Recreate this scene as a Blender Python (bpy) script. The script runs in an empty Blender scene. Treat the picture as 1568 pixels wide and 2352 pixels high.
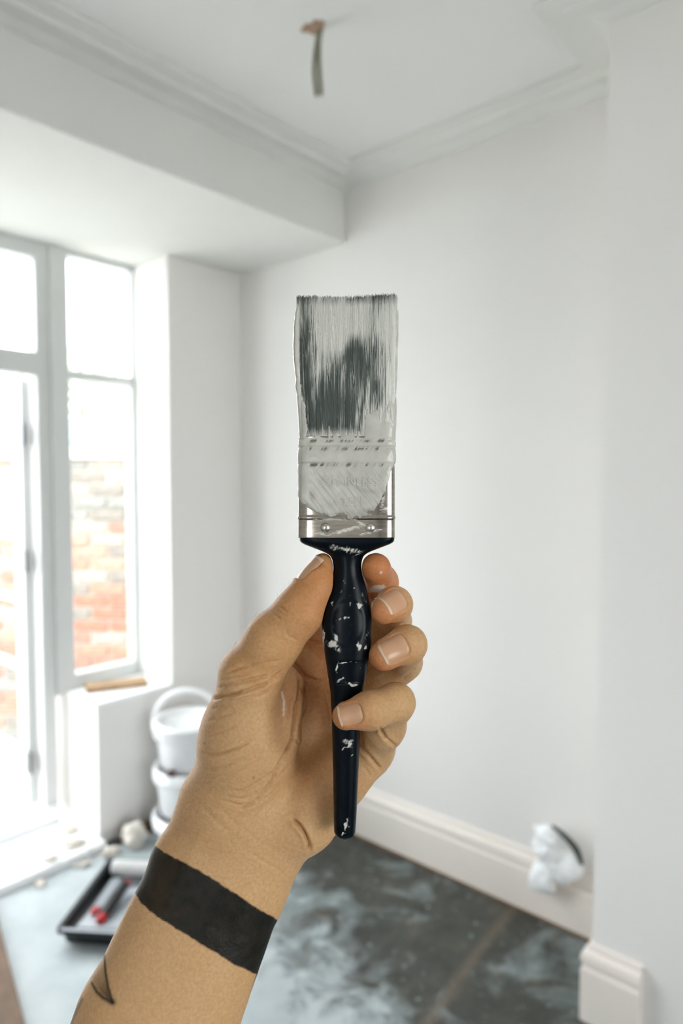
import bpy, bmesh, math, random
import numpy as np
from mathutils import Matrix, Vector

random.seed(7)
rng = np.random.default_rng(7)
scene = bpy.context.scene
col = scene.collection

# ------------------------------------------------------------------ camera
EYE = 1.53                       # eye height above the floor
YAW = math.radians(41.3)         # room X axis is 41.3 deg right of the view
PITCH = math.atan(76 / 1568)
FOCUS = 0.30                     # the brush is held 30 cm from the lens
cam_d = bpy.data.cameras.new('camera')
cam = bpy.data.objects.new('camera', cam_d)
col.objects.link(cam)
cam_d.sensor_fit = 'VERTICAL'
cam_d.sensor_height = 36.0
cam_d.sensor_width = 24.0
cam_d.lens = 24.0
cam_d.clip_start = 0.01
cam_d.dof.use_dof = True
cam_d.dof.focus_distance = FOCUS
cam_d.dof.aperture_fstop = 7.0
_f = Vector((math.cos(YAW) * math.cos(PITCH), math.sin(YAW) * math.cos(PITCH), -math.sin(PITCH)))
_r = Vector((math.sin(YAW), -math.cos(YAW), 0))
_u = _r.cross(_f)
CAM = Matrix(((_r.x, _u.x, -_f.x, 0), (_r.y, _u.y, -_f.y, 0), (_r.z, _u.z, -_f.z, EYE), (0, 0, 0, 1)))
cam.matrix_world = CAM
scene.camera = cam

# ------------------------------------------------------------------ sky and light
world = bpy.data.worlds.new('overcast_sky')
scene.world = world
world.use_nodes = True
bg = world.node_tree.nodes['Background']
bg.inputs[0].default_value = (0.93, 0.97, 1.0, 1)
bg.inputs[1].default_value = 7.0

vs = scene.view_settings
vs.view_transform = 'Standard'
vs.look = 'None'
vs.gamma = 1.0
vs.use_curve_mapping = False
vs.exposure = 0.35
scene.cycles.use_denoising = True
scene.cycles.max_bounces = 10
scene.cycles.diffuse_bounces = 5
scene.cycles.glossy_bounces = 3
scene.cycles.use_adaptive_sampling = True
scene.cycles.adaptive_threshold = 0.03
scene.cycles.transparent_max_bounces = 16
scene.cycles.caustics_reflective = False
scene.cycles.caustics_refractive = False


# ------------------------------------------------------------------ materials
def lin(c):
    return tuple(((v / 255) / 12.92 if v / 255 <= 0.04045 else (((v / 255) + 0.055) / 1.055) ** 2.4) for v in c)


class NT:
    """small helper around a node tree"""

    def __init__(self, name):
        self.m = bpy.data.materials.new(name)
        self.m.use_nodes = True
        self.t = self.m.node_tree
        self.b = self.t.nodes['Principled BSDF']
        self.out = self.t.nodes['Material Output']

    def n(self, kind, **kw):
        x = self.t.nodes.new(kind)
        for k, v in kw.items():
            setattr(x, k, v)
        return x

    def l(self, a, b):
        self.t.links.new(a, b)

    def noise(self, scale, detail=4.0, rough=0.55, vec=None, dist=0.0):
        x = self.n('ShaderNodeTexNoise')
        x.inputs['Scale'].default_value = scale
        x.inputs['Detail'].default_value = detail
        x.inputs['Roughness'].default_value = rough
        x.inputs['Distortion'].default_value = dist
        if vec is not None:
            self.l(vec, x.inputs['Vector'])
        return x.outputs['Fac']

    def coord(self, scale=None):
        c = self.n('ShaderNodeTexCoord').outputs['Object']
        if scale is None:
            return c
        m = self.n('ShaderNodeMapping')
        m.inputs['Scale'].default_value = scale
        self.l(c, m.inputs['Vector'])
        return m.outputs['Vector']

    def ramp(self, fac, stops):
        r = self.n('ShaderNodeValToRGB')
        el = r.color_ramp.elements
        while len(el) < len(stops):
            el.new(0.5)
        for e, (p, c) in zip(el, stops):
            e.position = p
            e.color = (*c, 1) if len(c) == 3 else c
        self.l(fac, r.inputs['Fac'])
        return r.outputs['Color']

    def mix(self, fac, a, b):
        x = self.n('ShaderNodeMix', data_type='RGBA')
        for sock, v in ((x.inputs[0], fac), (x.inputs[6], a), (x.inputs[7], b)):
            if isinstance(v, (int, float)):
                sock.default_value = v
            elif isinstance(v, tuple):
                sock.default_value = (*v, 1) if len(v) == 3 else v
            else:
                self.l(v, sock)
        return x.outputs[2]

    def math(self, op, a, b=0.0, clamp=False):
        x = self.n('ShaderNodeMath', operation=op, use_clamp=clamp)
        for sock, v in ((x.inputs[0], a), (x.inputs[1], b)):
            if isinstance(v, (int, float)):
                sock.default_value = v
            else:
                self.l(v, sock)
        return x.outputs[0]

    def bump(self, h, strength, dist):
        x = self.n('ShaderNodeBump')
        x.inputs['Strength'].default_value = strength
        x.inputs['Distance'].default_value = dist
        self.l(h, x.inputs['Height'])
        self.l(x.outputs['Normal'], self.b.inputs['Normal'])

    def base(self, v):
        if isinstance(v, tuple):
            self.b.inputs['Base Color'].default_value = (*v, 1)
        else:
            self.l(v, self.b.inputs['Base Color'])

    def set(self, **kw):
        for k, v in kw.items():
            self.b.inputs[k.replace('_', ' ')].default_value = v
        return self


def simple(name, rgb, rough=0.5, var=0.06, scale=8.0, bump=0.0, bdist=0.002, metal=0.0):
    t = NT(name)
    c = lin(rgb)
    f = t.noise(scale, 2.0, vec=t.coord())
    t.base(t.ramp(f, [(0.3, tuple(max(0, v * (1 - var)) for v in c)), (0.7, tuple(min(1, v * (1 + var)) for v in c))]))
    t.set(Roughness=rough, Metallic=metal)
    if bump:
        t.bump(t.noise(scale * 12, vec=t.coord()), bump, bdist)
    return t.m


M = {}
M['wall'] = simple('white_plaster', (236, 233, 230), 0.75, 0.012, 1.3)
M['wall_beam'] = simple('grey_white_plaster', (226, 226, 222), 0.8, 0.015, 1.6)
M['ceiling'] = simple('ceiling_paint', (234, 234, 232), 0.85, 0.012, 0.9)
M['trim'] = simple('cream_gloss_trim', (238, 230, 222), 0.42, 0.02, 5)
M['cornice'] = simple('cornice_paint', (228, 228, 224), 0.8, 0.01, 5)
M['frame'] = simple('white_frame_paint', (212, 213, 212), 0.35, 0.015, 6)
M['sill'] = simple('white_sill_paint', (244, 245, 246), 0.4, 0.015, 6)
M['plastic'] = simple('white_plastic', (240, 241, 242), 0.32, 0.015, 7)
M['steel'] = simple('hinge_steel', (120, 122, 124), 0.35, 0.1, 30, metal=0.9)
M['wood'] = simple('bare_wood', (164, 132, 98), 0.7, 0.22, 24)
M['batten'] = simple('dull_batten_wood', (112, 94, 76), 0.8, 0.2, 24)
M['pale_wood'] = simple('brown_plank_wood', (104, 80, 58), 0.65, 0.2, 20)
M['dark_wood'] = simple('dark_brown_wood', (96, 70, 50), 0.7, 0.3, 24)
M['black'] = simple('black_plastic', (16, 20, 23), 0.32, 0.2, 20)
M['red'] = simple('red_plastic', (176, 30, 34), 0.4, 0.1, 20)
M['rust'] = simple('dark_red_cap', (70, 24, 18), 0.5, 0.2, 30)
M['cable'] = simple('grey_cable_sheath', (134, 134, 116), 0.55, 0.08, 40)
M['rosehole'] = simple('raw_brown_plaster', (176, 148, 126), 0.9, 0.2, 60)
M['chunk'] = simple('plaster_chunk', (226, 218, 208), 0.9, 0.15, 25, 0.6, 0.004)
M['fleece'] = simple('white_roller_fleece', (240, 240, 238), 0.95, 0.04, 60, 0.9, 0.006)
M['cloth'] = simple('crumpled_white_plastic', (246, 248, 249), 0.4, 0.03, 12)
M['rag'] = simple('off_white_rag', (214, 208, 198), 0.9, 0.06, 20)
M['scraper'] = simple('smoky_scraper_plastic', (146, 152, 158), 0.35, 0.06, 20)
M['darkstrip'] = simple('dark_green_grey_strip', (58, 66, 60), 0.6, 0.15, 20)
M['paving'] = simple('pale_garden_paving', (200, 198, 192), 0.9, 0.2, 3, 0.4, 0.01)
M['mortar'] = simple('lime_mortar', (172, 166, 157), 0.95, 0.1, 14, 0.4, 0.004)
M['coping'] = simple('pale_coping_stone', (212, 210, 206), 0.9, 0.05, 6)
M['leaf'] = simple('pale_leaves', (150, 168, 132), 0.6, 0.2, 5)
M['bark'] = simple('grey_bark', (110, 100, 88), 0.9, 0.2, 15)
M['shed'] = simple('grey_green_roof', (120, 140, 138), 0.8, 0.1, 6)
M['render'] = simple('pale_render', (224, 222, 218), 0.9, 0.04, 4)

t = NT('window_glass')
tr = t.n('ShaderNodeBsdfTransparent')
tr.inputs[0].default_value = (0.96, 0.985, 0.98, 1)
gl = t.n('ShaderNodeBsdfGlossy')
gl.inputs['Roughness'].default_value = 0.02
fr = t.n('ShaderNodeFresnel')
fr.inputs['IOR'].default_value = 1.45
mx = t.n('ShaderNodeMixShader')
geo_ = t.n('ShaderNodeNewGeometry')
t.l(t.math('MULTIPLY', t.math('MULTIPLY', fr.outputs[0], 0.3), t.math('SUBTRACT', 1.0, geo_.outputs['Backfacing'])), mx.inputs[0])
t.l(tr.outputs[0], mx.inputs[1])
t.l(gl.outputs[0], mx.inputs[2])
t.l(mx.outputs[0], t.out.inputs['Surface'])
M['glass'] = t.m

BR = []
for i, c in enumerate([(166, 112, 94), (174, 126, 108), (154, 118, 104), (160, 149, 140), (136, 127, 120), (178, 138, 122), (140, 136, 131)]):
    BR.append(simple('brick_clay_%s' % 'abcdefg'[i], c, 0.9, 0.18, 22, 0.5, 0.004))

# dark worn floor, spattered with pale paint and dust
t = NT('spattered_dark_floor')
v = t.coord()
big = t.noise(3.2, 5, 0.62, v, 0.6)
mid = t.noise(11, 4, 0.6, v, 0.3)
spk = t.noise(34, 2, 0.5, v)
dark = t.ramp(mid, [(0.3, lin((44, 46, 42))), (0.55, lin((62, 64, 59))), (0.75, lin((88, 82, 74)))])
pale = t.ramp(mid, [(0.3, lin((120, 134, 136))), (0.7, lin((170, 182, 184)))])
m1 = t.ramp(big, [(0.52, (0, 0, 0)), (0.66, (1, 1, 1))])
m2 = t.ramp(spk, [(0.66, (0, 0, 0)), (0.72, (1, 1, 1))])
mm = t.math('MAXIMUM', t.math('MULTIPLY', m1, 0.75), t.math('MULTIPLY', m2, 0.7))
xyz = t.n('ShaderNodeSeparateXYZ')
t.l(v, xyz.inputs[0])
seam = t.math('ABSOLUTE', t.math('SUBTRACT', t.math('ADD', xyz.outputs['Y'], t.math('MULTIPLY', t.math('SUBTRACT', mid, 0.5), 0.05)), t.math('ADD', t.math('MULTIPLY', xyz.outputs['X'], 0.10), 0.887)))
sm_ = t.ramp(seam, [(0.0, (0.5, 0.5, 0.5)), (0.03, (0, 0, 0))])
t.base(t.mix(sm_, t.mix(mm, dark, pale), lin((122, 108, 92))))
t.set(Roughness=0.42)
t.bump(mid, 0.2, 0.004)
M['floor'] = t.m

# thin dusty polythene sheet; wears through to the floor in holes of its own
t = NT('dusty_polythene_sheet')
v = t.coord()
n1 = t.noise(9, 5, 0.65, v, 0.5)
at = t.n('ShaderNodeAttribute', attribute_name='cover')
k = t.math('ADD', at.outputs['Fac'], t.math('MULTIPLY', t.math('SUBTRACT', n1, 0.5), 1.5))
al = t.ramp(k, [(0.25, (0, 0, 0)), (0.75, (1, 1, 1))])
t.base(t.ramp(t.noise(5, 4, 0.6, v), [(0.3, lin((164, 174, 177))), (0.7, lin((188, 196, 198)))]))
t.set(Roughness=0.35)
t.l(al, t.b.inputs['Alpha'])
t.bump(t.noise(26, 3, 0.6, t.coord((1, 2.2, 1)), 1.5), 0.35, 0.01)
M['sheet'] = t.m


# ------------------------------------------------------------------ object helpers
def tag(o, label=None, cat=None, group=None, kind=None):
    for k, v in (('label', label), ('category', cat), ('group', group), ('kind', kind)):
        if v:
            o[k] = v
    return o


def empty(name, loc=(0, 0, 0), rz=0.0):
    o = bpy.data.objects.new(name, None)
    o.empty_display_size = 0.05
    o.location = loc
    o.rotation_euler = (0, 0, rz)
    col.objects.link(o)
    return o


def link(name, me, mat, parent=None, smooth=False):
    o = bpy.data.objects.new(name, me)
    col.objects.link(o)
    if mat is not None:
        me.materials.append(mat)
    if parent is not None:
        o.parent = parent
    if smooth:
        me.shade_smooth()
    return o


def mesh(name, V, F, mat, parent=None, smooth=False):
    me = bpy.data.meshes.new(name)
    me.from_pydata([tuple(map(float, p)) for p in V], [], [tuple(int(i) for i in f) for f in F])
    me.update()
    return link(name, me, mat, parent, smooth)


def npmesh(name, V, Q, mat, parent=None, smooth=True, colors=None):
    """fast quad mesh from numpy arrays"""
    me = bpy.data.meshes.new(name)
    me.vertices.add(len(V))
    me.vertices.foreach_set('co', np.ascontiguousarray(V, dtype=np.float32).ravel())
    k = Q.shape[1]
    me.loops.add(Q.size)
    me.loops.foreach_set('vertex_index', np.ascontiguousarray(Q, dtype=np.int32).ravel())
    me.polygons.add(len(Q))
    me.polygons.foreach_set('loop_start', np.arange(0, Q.size, k, dtype=np.int32))
    me.update(calc_edges=True)
    if colors is not None:
        for nm, c in colors.items():
            a = me.color_attributes.new(nm, 'FLOAT_COLOR', 'POINT')
            if c.shape[1] == 3:
                c = np.hstack([c, np.ones((len(c), 1))])
            a.data.foreach_set('color', np.ascontiguousarray(c, dtype=np.float32).ravel())
    return link(name, me, mat, parent, smooth)


def boxes(name, lst, mat, parent=None, bevel=0.0, org=(0, 0, 0)):
    """one mesh of axis aligned boxes (x0,x1,y0,y1,z0,z1)"""
    bm = bmesh.new()
    for b in lst:
        x0, x1, y0, y1, z0, z1 = b
        vv = [bm.verts.new((x - org[0], y - org[1], z - org[2])) for z in (z0, z1) for y in (y0, y1) for x in (x0, x1)]
        for f in ((0, 2, 3, 1), (4, 5, 7, 6), (0, 1, 5, 4), (2, 6, 7, 3), (0, 4, 6, 2), (1, 3, 7, 5)):
            bm.faces.new([vv[i] for i in f])
    if bevel:
        bmesh.ops.bevel(bm, geom=bm.edges[:], offset=bevel, segments=2, affect='EDGES', profile=0.6)
    me = bpy.data.meshes.new(name)
    bm.to_mesh(me)
    bm.free()
    return link(name, me, mat, parent)


def lathe(name, prof, mat, parent=None, seg=48, loc=(0, 0, 0)):
    V, F = [], []
    for r, z in prof:
        for i in range(seg):
            a = 2 * math.pi * i / seg
            V.append((r * math.cos(a) + loc[0], r * math.sin(a) + loc[1], z + loc[2]))
    for j in range(len(prof) - 1):
        for i in range(seg):
            k = (i + 1) % seg
            F.append((j * seg + i, j * seg + k, (j + 1) * seg + k, (j + 1) * seg + i))
    return mesh(name, V, F, mat, parent, True)


def tube(name, pts, rad, mat, parent=None, seg=10, smooth_n=6, cap=True):
    """round tube along a Catmull-Rom path; rad number or list"""
    P = [Vector(p) for p in pts]
    R = rad if isinstance(rad, (list, tuple)) else [rad] * len(P)
    Q, RR = [], []
    for i in range(len(P) - 1):
        p0, p1, p2, p3 = P[max(i - 1, 0)], P[i], P[i + 1], P[min(i + 2, len(P) - 1)]
        for j in range(smooth_n):
            u = j / smooth_n
            Q.append(0.5 * ((2 * p1) + (p2 - p0) * u + (2 * p0 - 5 * p1 + 4 * p2 - p3) * u * u + (3 * p1 - p0 - 3 * p2 + p3) * u ** 3))
            RR.append(R[i] * (1 - u) + R[i + 1] * u)
    Q.append(P[-1])
    RR.append(R[-1])
    V, F = [], []
    nrm = None
    for i, q in enumerate(Q):
        d = (Q[min(i + 1, len(Q) - 1)] - Q[max(i - 1, 0)]).normalized()
        if nrm is None:
            nrm = d.orthogonal().normalized()
        nrm = (nrm - d * nrm.dot(d)).normalized()
        b = d.cross(nrm)
        for k in range(seg):
            a = 2 * math.pi * k / seg
            V.append(q + (nrm * math.cos(a) + b * math.sin(a)) * RR[i])
    for i in range(len(Q) - 1):
        for k in range(seg):
            k2 = (k + 1) % seg
            F.append((i * seg + k, i * seg + k2, (i + 1) * seg + k2, (i + 1) * seg + k))
    if cap:
        F.append(tuple(reversed(range(seg))))
        F.append(tuple(range((len(Q) - 1) * seg, len(Q) * seg)))
    return mesh(name, V, F, mat, parent, True)


def sweep(name, path, prof, z0, mat):
    """mitred moulding: path of plan points with the wall on its left, profile of (projection, height)"""
    n = len(path)
    P = [Vector(p) for p in path]
    V, F = [], []
    k = len(prof)
    for i in range(n):
        din = (P[i] - P[i - 1]).normalized() if i else None
        dout = (P[i + 1] - P[i]).normalized() if i < n - 1 else None
        a, b = din or dout, dout or din
        na, nb = Vector((a.y, -a.x)), Vector((b.y, -b.x))
        m = (na + nb) / (1 + na.dot(nb))
        for p, h in prof:
            q = P[i] + m * p
            V.append((q.x, q.y, z0 + h))
    for i in range(n - 1):
        for j in range(k):
            j2 = (j + 1) % k
            F.append((i * k + j, i * k + j2, (i + 1) * k + j2, (i + 1) * k + j))
    F.append(tuple(range(k)))
    F.append(tuple(reversed(range((n - 1) * k, n * k))))
    o = mesh(name, V, F, mat)
    bm = bmesh.new()
    bm.from_mesh(o.data)
    bmesh.ops.recalc_face_normals(bm, faces=bm.faces[:])
    bm.to_mesh(o.data)
    bm.free()
    return tag(o, kind='structure')


def vnoise(p, seed=0):
    """value noise in [-1,1] for an (n,3) array"""
    p = np.asarray(p, dtype=np.float64)
    i = np.floor(p).astype(np.int64)
    f = p - i
    f = f * f * (3 - 2 * f)
    out = np.zeros(len(p))
    for dx in (0, 1):
        for dy in (0, 1):
            for dz in (0, 1):
                h = (i[:, 0] + dx) * 374761393 + (i[:, 1] + dy) * 668265263 + (i[:, 2] + dz) * 2147483647 + seed * 1013904223
                h = (h ^ (h >> 13)) * 1274126177
                h = ((h ^ (h >> 16)) & 0xFFFF) / 32767.5 - 1.0
                w = (f[:, 0] if dx else 1 - f[:, 0]) * (f[:, 1] if dy else 1 - f[:, 1]) * (f[:, 2] if dz else 1 - f[:, 2])
                out += h * w
    return out


def fbm(p, oct=3, seed=0):
    p = np.asarray(p, dtype=np.float64)
    s, a = 0, 1.0
    for o in range(oct):
        s = s + a * vnoise(p * 2 ** o, seed + o)
        a *= 0.5
    return s


def sstep(x, a, b):
    t_ = np.clip((x - a) / (b - a), 0, 1)
    return t_ * t_ * (3 - 2 * t_)


# ------------------------------------------------------------------ the room
XR, YL, ZC = 2.21, 2.60, 2.775          # right wall, window wall, ceiling
XB, YB = 1.87, 0.70                     # chimney breast front, its corner
YW = 2.867                              # inner face of the window frame
ZS = 2.52                               # soffit under the boxed-in beam

tag(boxes('floor', [(-2.4, 2.4, -3.3, 2.60, -0.12, 0.0)], M['floor']), kind='structure')
tag(boxes('ceiling', [(-2.4, 2.4, -3.3, 3.0, ZC, 2.95)], M['ceiling']), kind='structure')
tag(boxes('wall_left', [(1.793, 2.4, YL, 2.96, 0, ZS), (1.425, 1.793, YL, 2.96, -0.1, 0.585), (-2.4, 0.15, YL, 2.96, 0, ZS)], M['wall']), kind='structure')
tag(boxes('wall_right', [(XR, 2.4, -3.3, YL, 0, ZC)], M['wall']), kind='structure')
tag(boxes('wall_chimney_breast', [(XB, XR, -1.0, YB, 0, ZC)], M['wall'], bevel=0.004), kind='structure')
tag(boxes('wall_far_side', [(-2.5, -2.3, -3.3, -1.3, 0, ZC), (-2.5, -2.3, -0.85, YL, 0, ZC), (-2.5, -2.3, -1.3, -0.85, 0, 0.9), (-2.5, -2.3, -1.3, -0.85, 2.1, ZC)], M['wall']), kind='structure')  # narrow opening added out of view to let fill light onto the palm
tag(boxes('wall_back', [(-2.4, -0.85, -3.3, -3.1, 0, ZC), (0.85, 2.4, -3.3, -3.1, 0, ZC), (-0.85, 0.85, -3.3, -3.1, 0, 0.6), (-0.85, 0.85, -3.3, -3.1, 2.3, ZC)], M['wall']), kind='structure')
tag(boxes('ceiling_beam', [(-2.4, XR, 1.92, 2.96, ZS, ZC)], M['wall_beam'], bevel=0.004), kind='structure')

CORN = [(0, 0.001), (0.148, 0.001), (0.148, -0.013), (0.096, -0.014), (0.088, -0.025), (0.042, -0.027), (0.014, -0.040), (0, -0.042)]
sweep('trim_1', [(-2.3, 1.92), (XR, 1.92), (XR, YB), (XB, YB), (XB, -1.0)], CORN, ZC, M['cornice'])
BASE = [(0, 0), (0.024, 0), (0.024, 0.15), (0.020, 0.156), (0.020, 0.172), (0.026, 0.178), (0.022, 0.196), (0.010, 0.206), (0.010, 0.216), (0.006, 0.222), (0, 0.222)]
sweep('baseboard_right', [(XR, YL), (XR, YB)], BASE, 0.0, M['trim'])
sweep('baseboard_breast', [(XR - 0.03, YB), (XB, YB), (XB, 0.563)], BASE, 0.0, M['trim'])
# bare batten left under the skirting
tag(boxes('trim_2', [(XR - 0.032, XR - 0.024, YB, YL, 0, 0.010)], M['batten']), kind='structure')

# --- window beside the door, and its sill
w1 = tag(empty('window_1', (1.63, 2.90, 0.60)), 'tall narrow white framed window above the sill, beside the door', kind='structure')
o_ = (1.63, 2.90, 0.60)
F0, F1 = YW, 2.935
boxes('frame', [(1.383, 1.466, F0 - 0.012, F1, 0.585, ZS)], M['frame'], w1, 0.006, o_)
boxes('frame', [(1.775, 1.795, F0, F1, 0.585, ZS)], M['frame'], w1, 0.004, o_)
boxes('frame', [(1.466, 1.776, F0, F1, 2.495, ZS)], M['frame'], w1, 0.004, o_)
boxes('bottom_rail', [(1.466, 1.776, F0, F1, 0.585, 0.66)], M['frame'], w1, 0.006, o_)
boxes('transom', [(1.466, 1.776, F0, F1, 1.966, 2.005)], M['frame'], w1, 0.005, o_)
boxes('pane', [(1.462, 1.778, 2.905, 2.909, 2.0, 2.50)], M['glass'], w1, 0, o_)
boxes('pane', [(1.462, 1.778, 2.905, 2.909, 0.655, 1.97)], M['glass'], w1, 0, o_)
tag(boxes('window_sill', [(1.418, 1.793, YL - 0.006, YW, 0.585, 0.60)], M['sill'], None, 0.004), kind='structure')

# --- glazed door: fixed frame, fanlight, two leaves folded outwards
d1 = tag(empty('door_1', (0.75, 2.90, 0.0)), 'white glazed garden door standing open outwards under a fanlight', kind='structure')
o_ = (0.75, 2.90, 0.0)
boxes('frame', [(1.325, 1.384, F0, F1, 0.02, ZS)], M['frame'], d1, 0.006, o_)
boxes('frame', [(0.15, 0.21, F0, F1, 0.02, ZS)], M['frame'], d1, 0.006, o_)
boxes('transom', [(0.21, 1.326, F0 - 0.006, F1, 1.965, 2.062)], M['frame'], d1, 0.008, o_)
boxes('frame', [(0.21, 1.326, F0, F1, 2.452, ZS)], M['frame'], d1, 0.006, o_)
boxes('pane', [(0.20, 1.33, 2.905, 2.909, 2.055, 2.46)], M['glass'], d1, 0, o_)
boxes('threshold', [(0.15, 1.384, F0 - 0.02, F1 + 0.04, 0.02, 0.108)], M['sill'], d1, 0.008, o_)


def leaf(xh, sgn):
    """one leaf opened at right angles to the wall, hinged at xh"""
    lf = empty('leaf')
    lf.parent = d1
    t0, t1 = sorted((xh, xh + sgn * 0.045))
    y0, y1 = 2.945, 3.495

    def bb(n, ya, yb, za, zb, mat, e=0.0, bev=0.004):
        return boxes(n, [(t0 + e, t1 - e, ya, yb, za, zb)], mat, lf, bev, o_)
    bb('stile', y0, y0 + 0.085, 0.115, 1.955, M['frame'])
    bb('stile', y1 - 0.085, y1, 0.115, 1.955, M['frame'])
    bb('top_rail', y0 + 0.085, y1 - 0.085, 1.86, 1.955, M['frame'])
    bb('bottom_rail', y0 + 0.085, y1 - 0.085, 0.115, 0.32, M['frame'])
    zz = [0.32, 0.70, 1.00, 1.28, 1.56, 1.86]
    for z in zz[1:-1]:
        bb('muntin', y0 + 0.08, y1 - 0.08, z - 0.014, z + 0.014, M['frame'], 0.008, 0.003)
    for a, b in zip(zz[:-1], zz[1:]):
        bb('pane', y0 + 0.08, y1 - 0.08, a, b, M['glass'], 0.0205, 0)
    for z in (0.30, 1.18, 1.72):
        boxes('hinge', [(t0 - 0.008, t0 + 0.006, F1 - 0.02, y0 + 0.012, z - 0.045, z + 0.045)], M['steel'], lf, 0.002, o_)


leaf(1.335, -1)
leaf(0.205, 1)

# raised door step filling the reveal
st = boxes('door_step', [(0.15, 1.425, 2.535, YW - 0.02, -0.05, 0.04)], M['sill'], None, 0.012)
tag(st, kind='structure')
st.name = 'floor_step'

# ------------------------------------------------------------------ the garden
tag(boxes('ground', [(-14, 16, 2.96, 22, -0.35, -0.10)], M['paving']), kind='structure')
tag(boxes('ground_street', [(-14, 16, -16, -3.3, -0.35, -0.10), (-14, -2.5, -3.3, 2.96, -0.35, -0.10)], M['paving']), kind='structure')

WD = Vector((math.sin(YAW - 0.05), -math.cos(YAW - 0.05), 0))      # along the garden wall
WN = Vector((-WD.y, WD.x, 0))                                      # away from the house
w0 = Vector((2.30, 3.66, -0.10))
gw = empty('brick_garden_wall', w0, math.atan2(-WD.y, -WD.x))
tag(gw, 'weathered red brick garden wall with pale coping outside the window', 'wall')


def gbox(name, a0, a1, b0, b1, z0, z1, mat, bev=0.0):
    return boxes(name, [(a0, a1, b0, b1, z0, z1)], mat, gw, bev)


NC, NB = 23, 11
gbox('mortar_core', -0.35, 2.15, -0.20, -0.012, 0, NC * 0.0762, M['mortar'])
gbox('coping', -0.40, 2.2, -0.25, 0.03, NC * 0.0762, NC * 0.0762 + 0.07, M['coping'], 0.008)
bm_ = bmesh.new()
bmesh.ops.create_cube(bm_, size=1)
for v_ in bm_.verts:
    v_.co = (v_.co.x * 0.212, v_.co.y * 0.08, v_.co.z * 0.064)
bmesh.ops.bevel(bm_, geom=bm_.edges[:], offset=0.005, segments=1, affect='EDGES')
BM = []
for m_ in BR:
    me_ = bpy.data.meshes.new('brick')
    bm_.to_mesh(me_)
    me_.materials.append(m_)
    BM.append(me_)
bm_.free()
for r in range(NC):
    for c in range(NB):
        b = bpy.data.objects.new('brick', random.choice(BM[:3] + BM) if r < 17 else random.choice(BM[2:5] + BM[6:]))
        col.objects.link(b)
        b.parent = gw
        b.location = (-0.25 + c * 0.224 + (0.112 if r % 2 else 0), -0.042 + random.uniform(-0.004, 0.006), 0.038 + r * 0.0762)
        b.rotation_euler = (0, random.uniform(-0.012, 0.012), random.uniform(-0.02, 0.02))


def at_view(px, py, dist):
    """world point at image position and view distance (used once, to place far things)"""
    p = CAM @ Vector(((px - 784) / 1568 * dist, -(py - 1176) / 1568 * dist, -dist))
    return p


# low shed with a grey-green roof behind the wall
sp = at_view(230, 1040, 6.2)
sh = tag(empty('garden_shed', (sp.x, sp.y, -0.1), YAW - math.pi / 2 - 0.15), 'low pale shed with grey-green roof edge behind the brick wall', 'shed')
boxes('wall', [(-1.2, 1.2, 0, 1.4, 0, 1.92)], M['render'], sh)
V = [(-1.3, -0.12, 1.92), (1.3, -0.12, 1.92), (1.3, 1.5, 2.25), (-1.3, 1.5, 2.25), (-1.3, -0.12, 1.99), (1.3, -0.12, 1.99), (1.3, 1.5, 2.32), (-1.3, 1.5, 2.32)]
mesh('roof', V, [(3, 2, 1, 0), (4, 5, 6, 7), (0, 1, 5, 4), (1, 2, 6, 5), (2, 3, 7, 6), (3, 0, 4, 7)], M['shed'], sh)

# small tree in loose pale leaf
tp = at_view(190, 1000, 9.0)
tr_ = tag(empty('garden_tree', (tp.x, tp.y, -0.1)), 'small pale leafy tree beyond the shed roof', 'tree')
tube('trunk', [(0, 0, 0), (0.03, 0.02, 1.0), (-0.03, 0, 1.9), (0.02, 0.03, 2.7)], [0.09, 0.075, 0.06, 0.03], M['bark'], tr_)
n_ = 2600
c_ = rng.normal(size=(n_, 3))
c_ /= np.linalg.norm(c_, axis=1)[:, None]
c_ = c_ * (rng.uniform(0.3, 1, (n_, 1)) ** 0.5) * np.array([[0.95, 0.95, 0.75]]) + np.array([[0, 0, 2.6]])
q_ = np.array([[-0.05, 0, 0], [0, -0.022, 0.008], [0.05, 0, 0], [0, 0.022, 0.008]])
V = np.zeros((n_, 4, 3))
for i in range(n_):
    a, b, c = rng.uniform(0, 6.28, 3)
    R = np.array(Matrix.Rotation(a, 3, 'Z') @ Matrix.Rotation(b, 3, 'X') @ Matrix.Rotation(c, 3, 'Y'))
    V[i] = c_[i] + q_ @ R.T
lv = npmesh('foliage', V.reshape(-1, 3), np.arange(n_ * 4).reshape(-1, 4), M['leaf'], tr_, False)
tag(lv, kind='stuff')

# ------------------------------------------------------------------ things in the room
# two cables hanging out of a raw hole in the ceiling
cb = tag(empty('ceiling_cable', (1.42, 1.33, ZC)), 'grey electric cables hanging from a raw brown hole in the ceiling', 'cable')
V, F = [], []
ns = 26
for j, (rr, z) in enumerate(((0.036, 0.0005), (0.034, -0.005), (0.014, -0.006))):
    for i in range(ns):
        a = 2 * math.pi * i / ns
        k = 1 + 0.28 * math.sin(3 * a + 1) + 0.16 * math.sin(7 * a)
        V.append((rr * k * math.cos(a) * 0.75 - 0.006 * (j < 2), rr * k * math.sin(a) * 0.85 + 0.012 * (j < 2), z))
for j in range(2):
    for i in range(ns):
        F.append((j * ns + i, j * ns + (i + 1) % ns, (j + 1) * ns + (i + 1) % ns, (j + 1) * ns + i))
F.append(tuple(range(2 * ns, 3 * ns)))
mesh('plaster_scar', V, F, M['rosehole'], cb)
_rr = np.array(_r)
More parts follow.
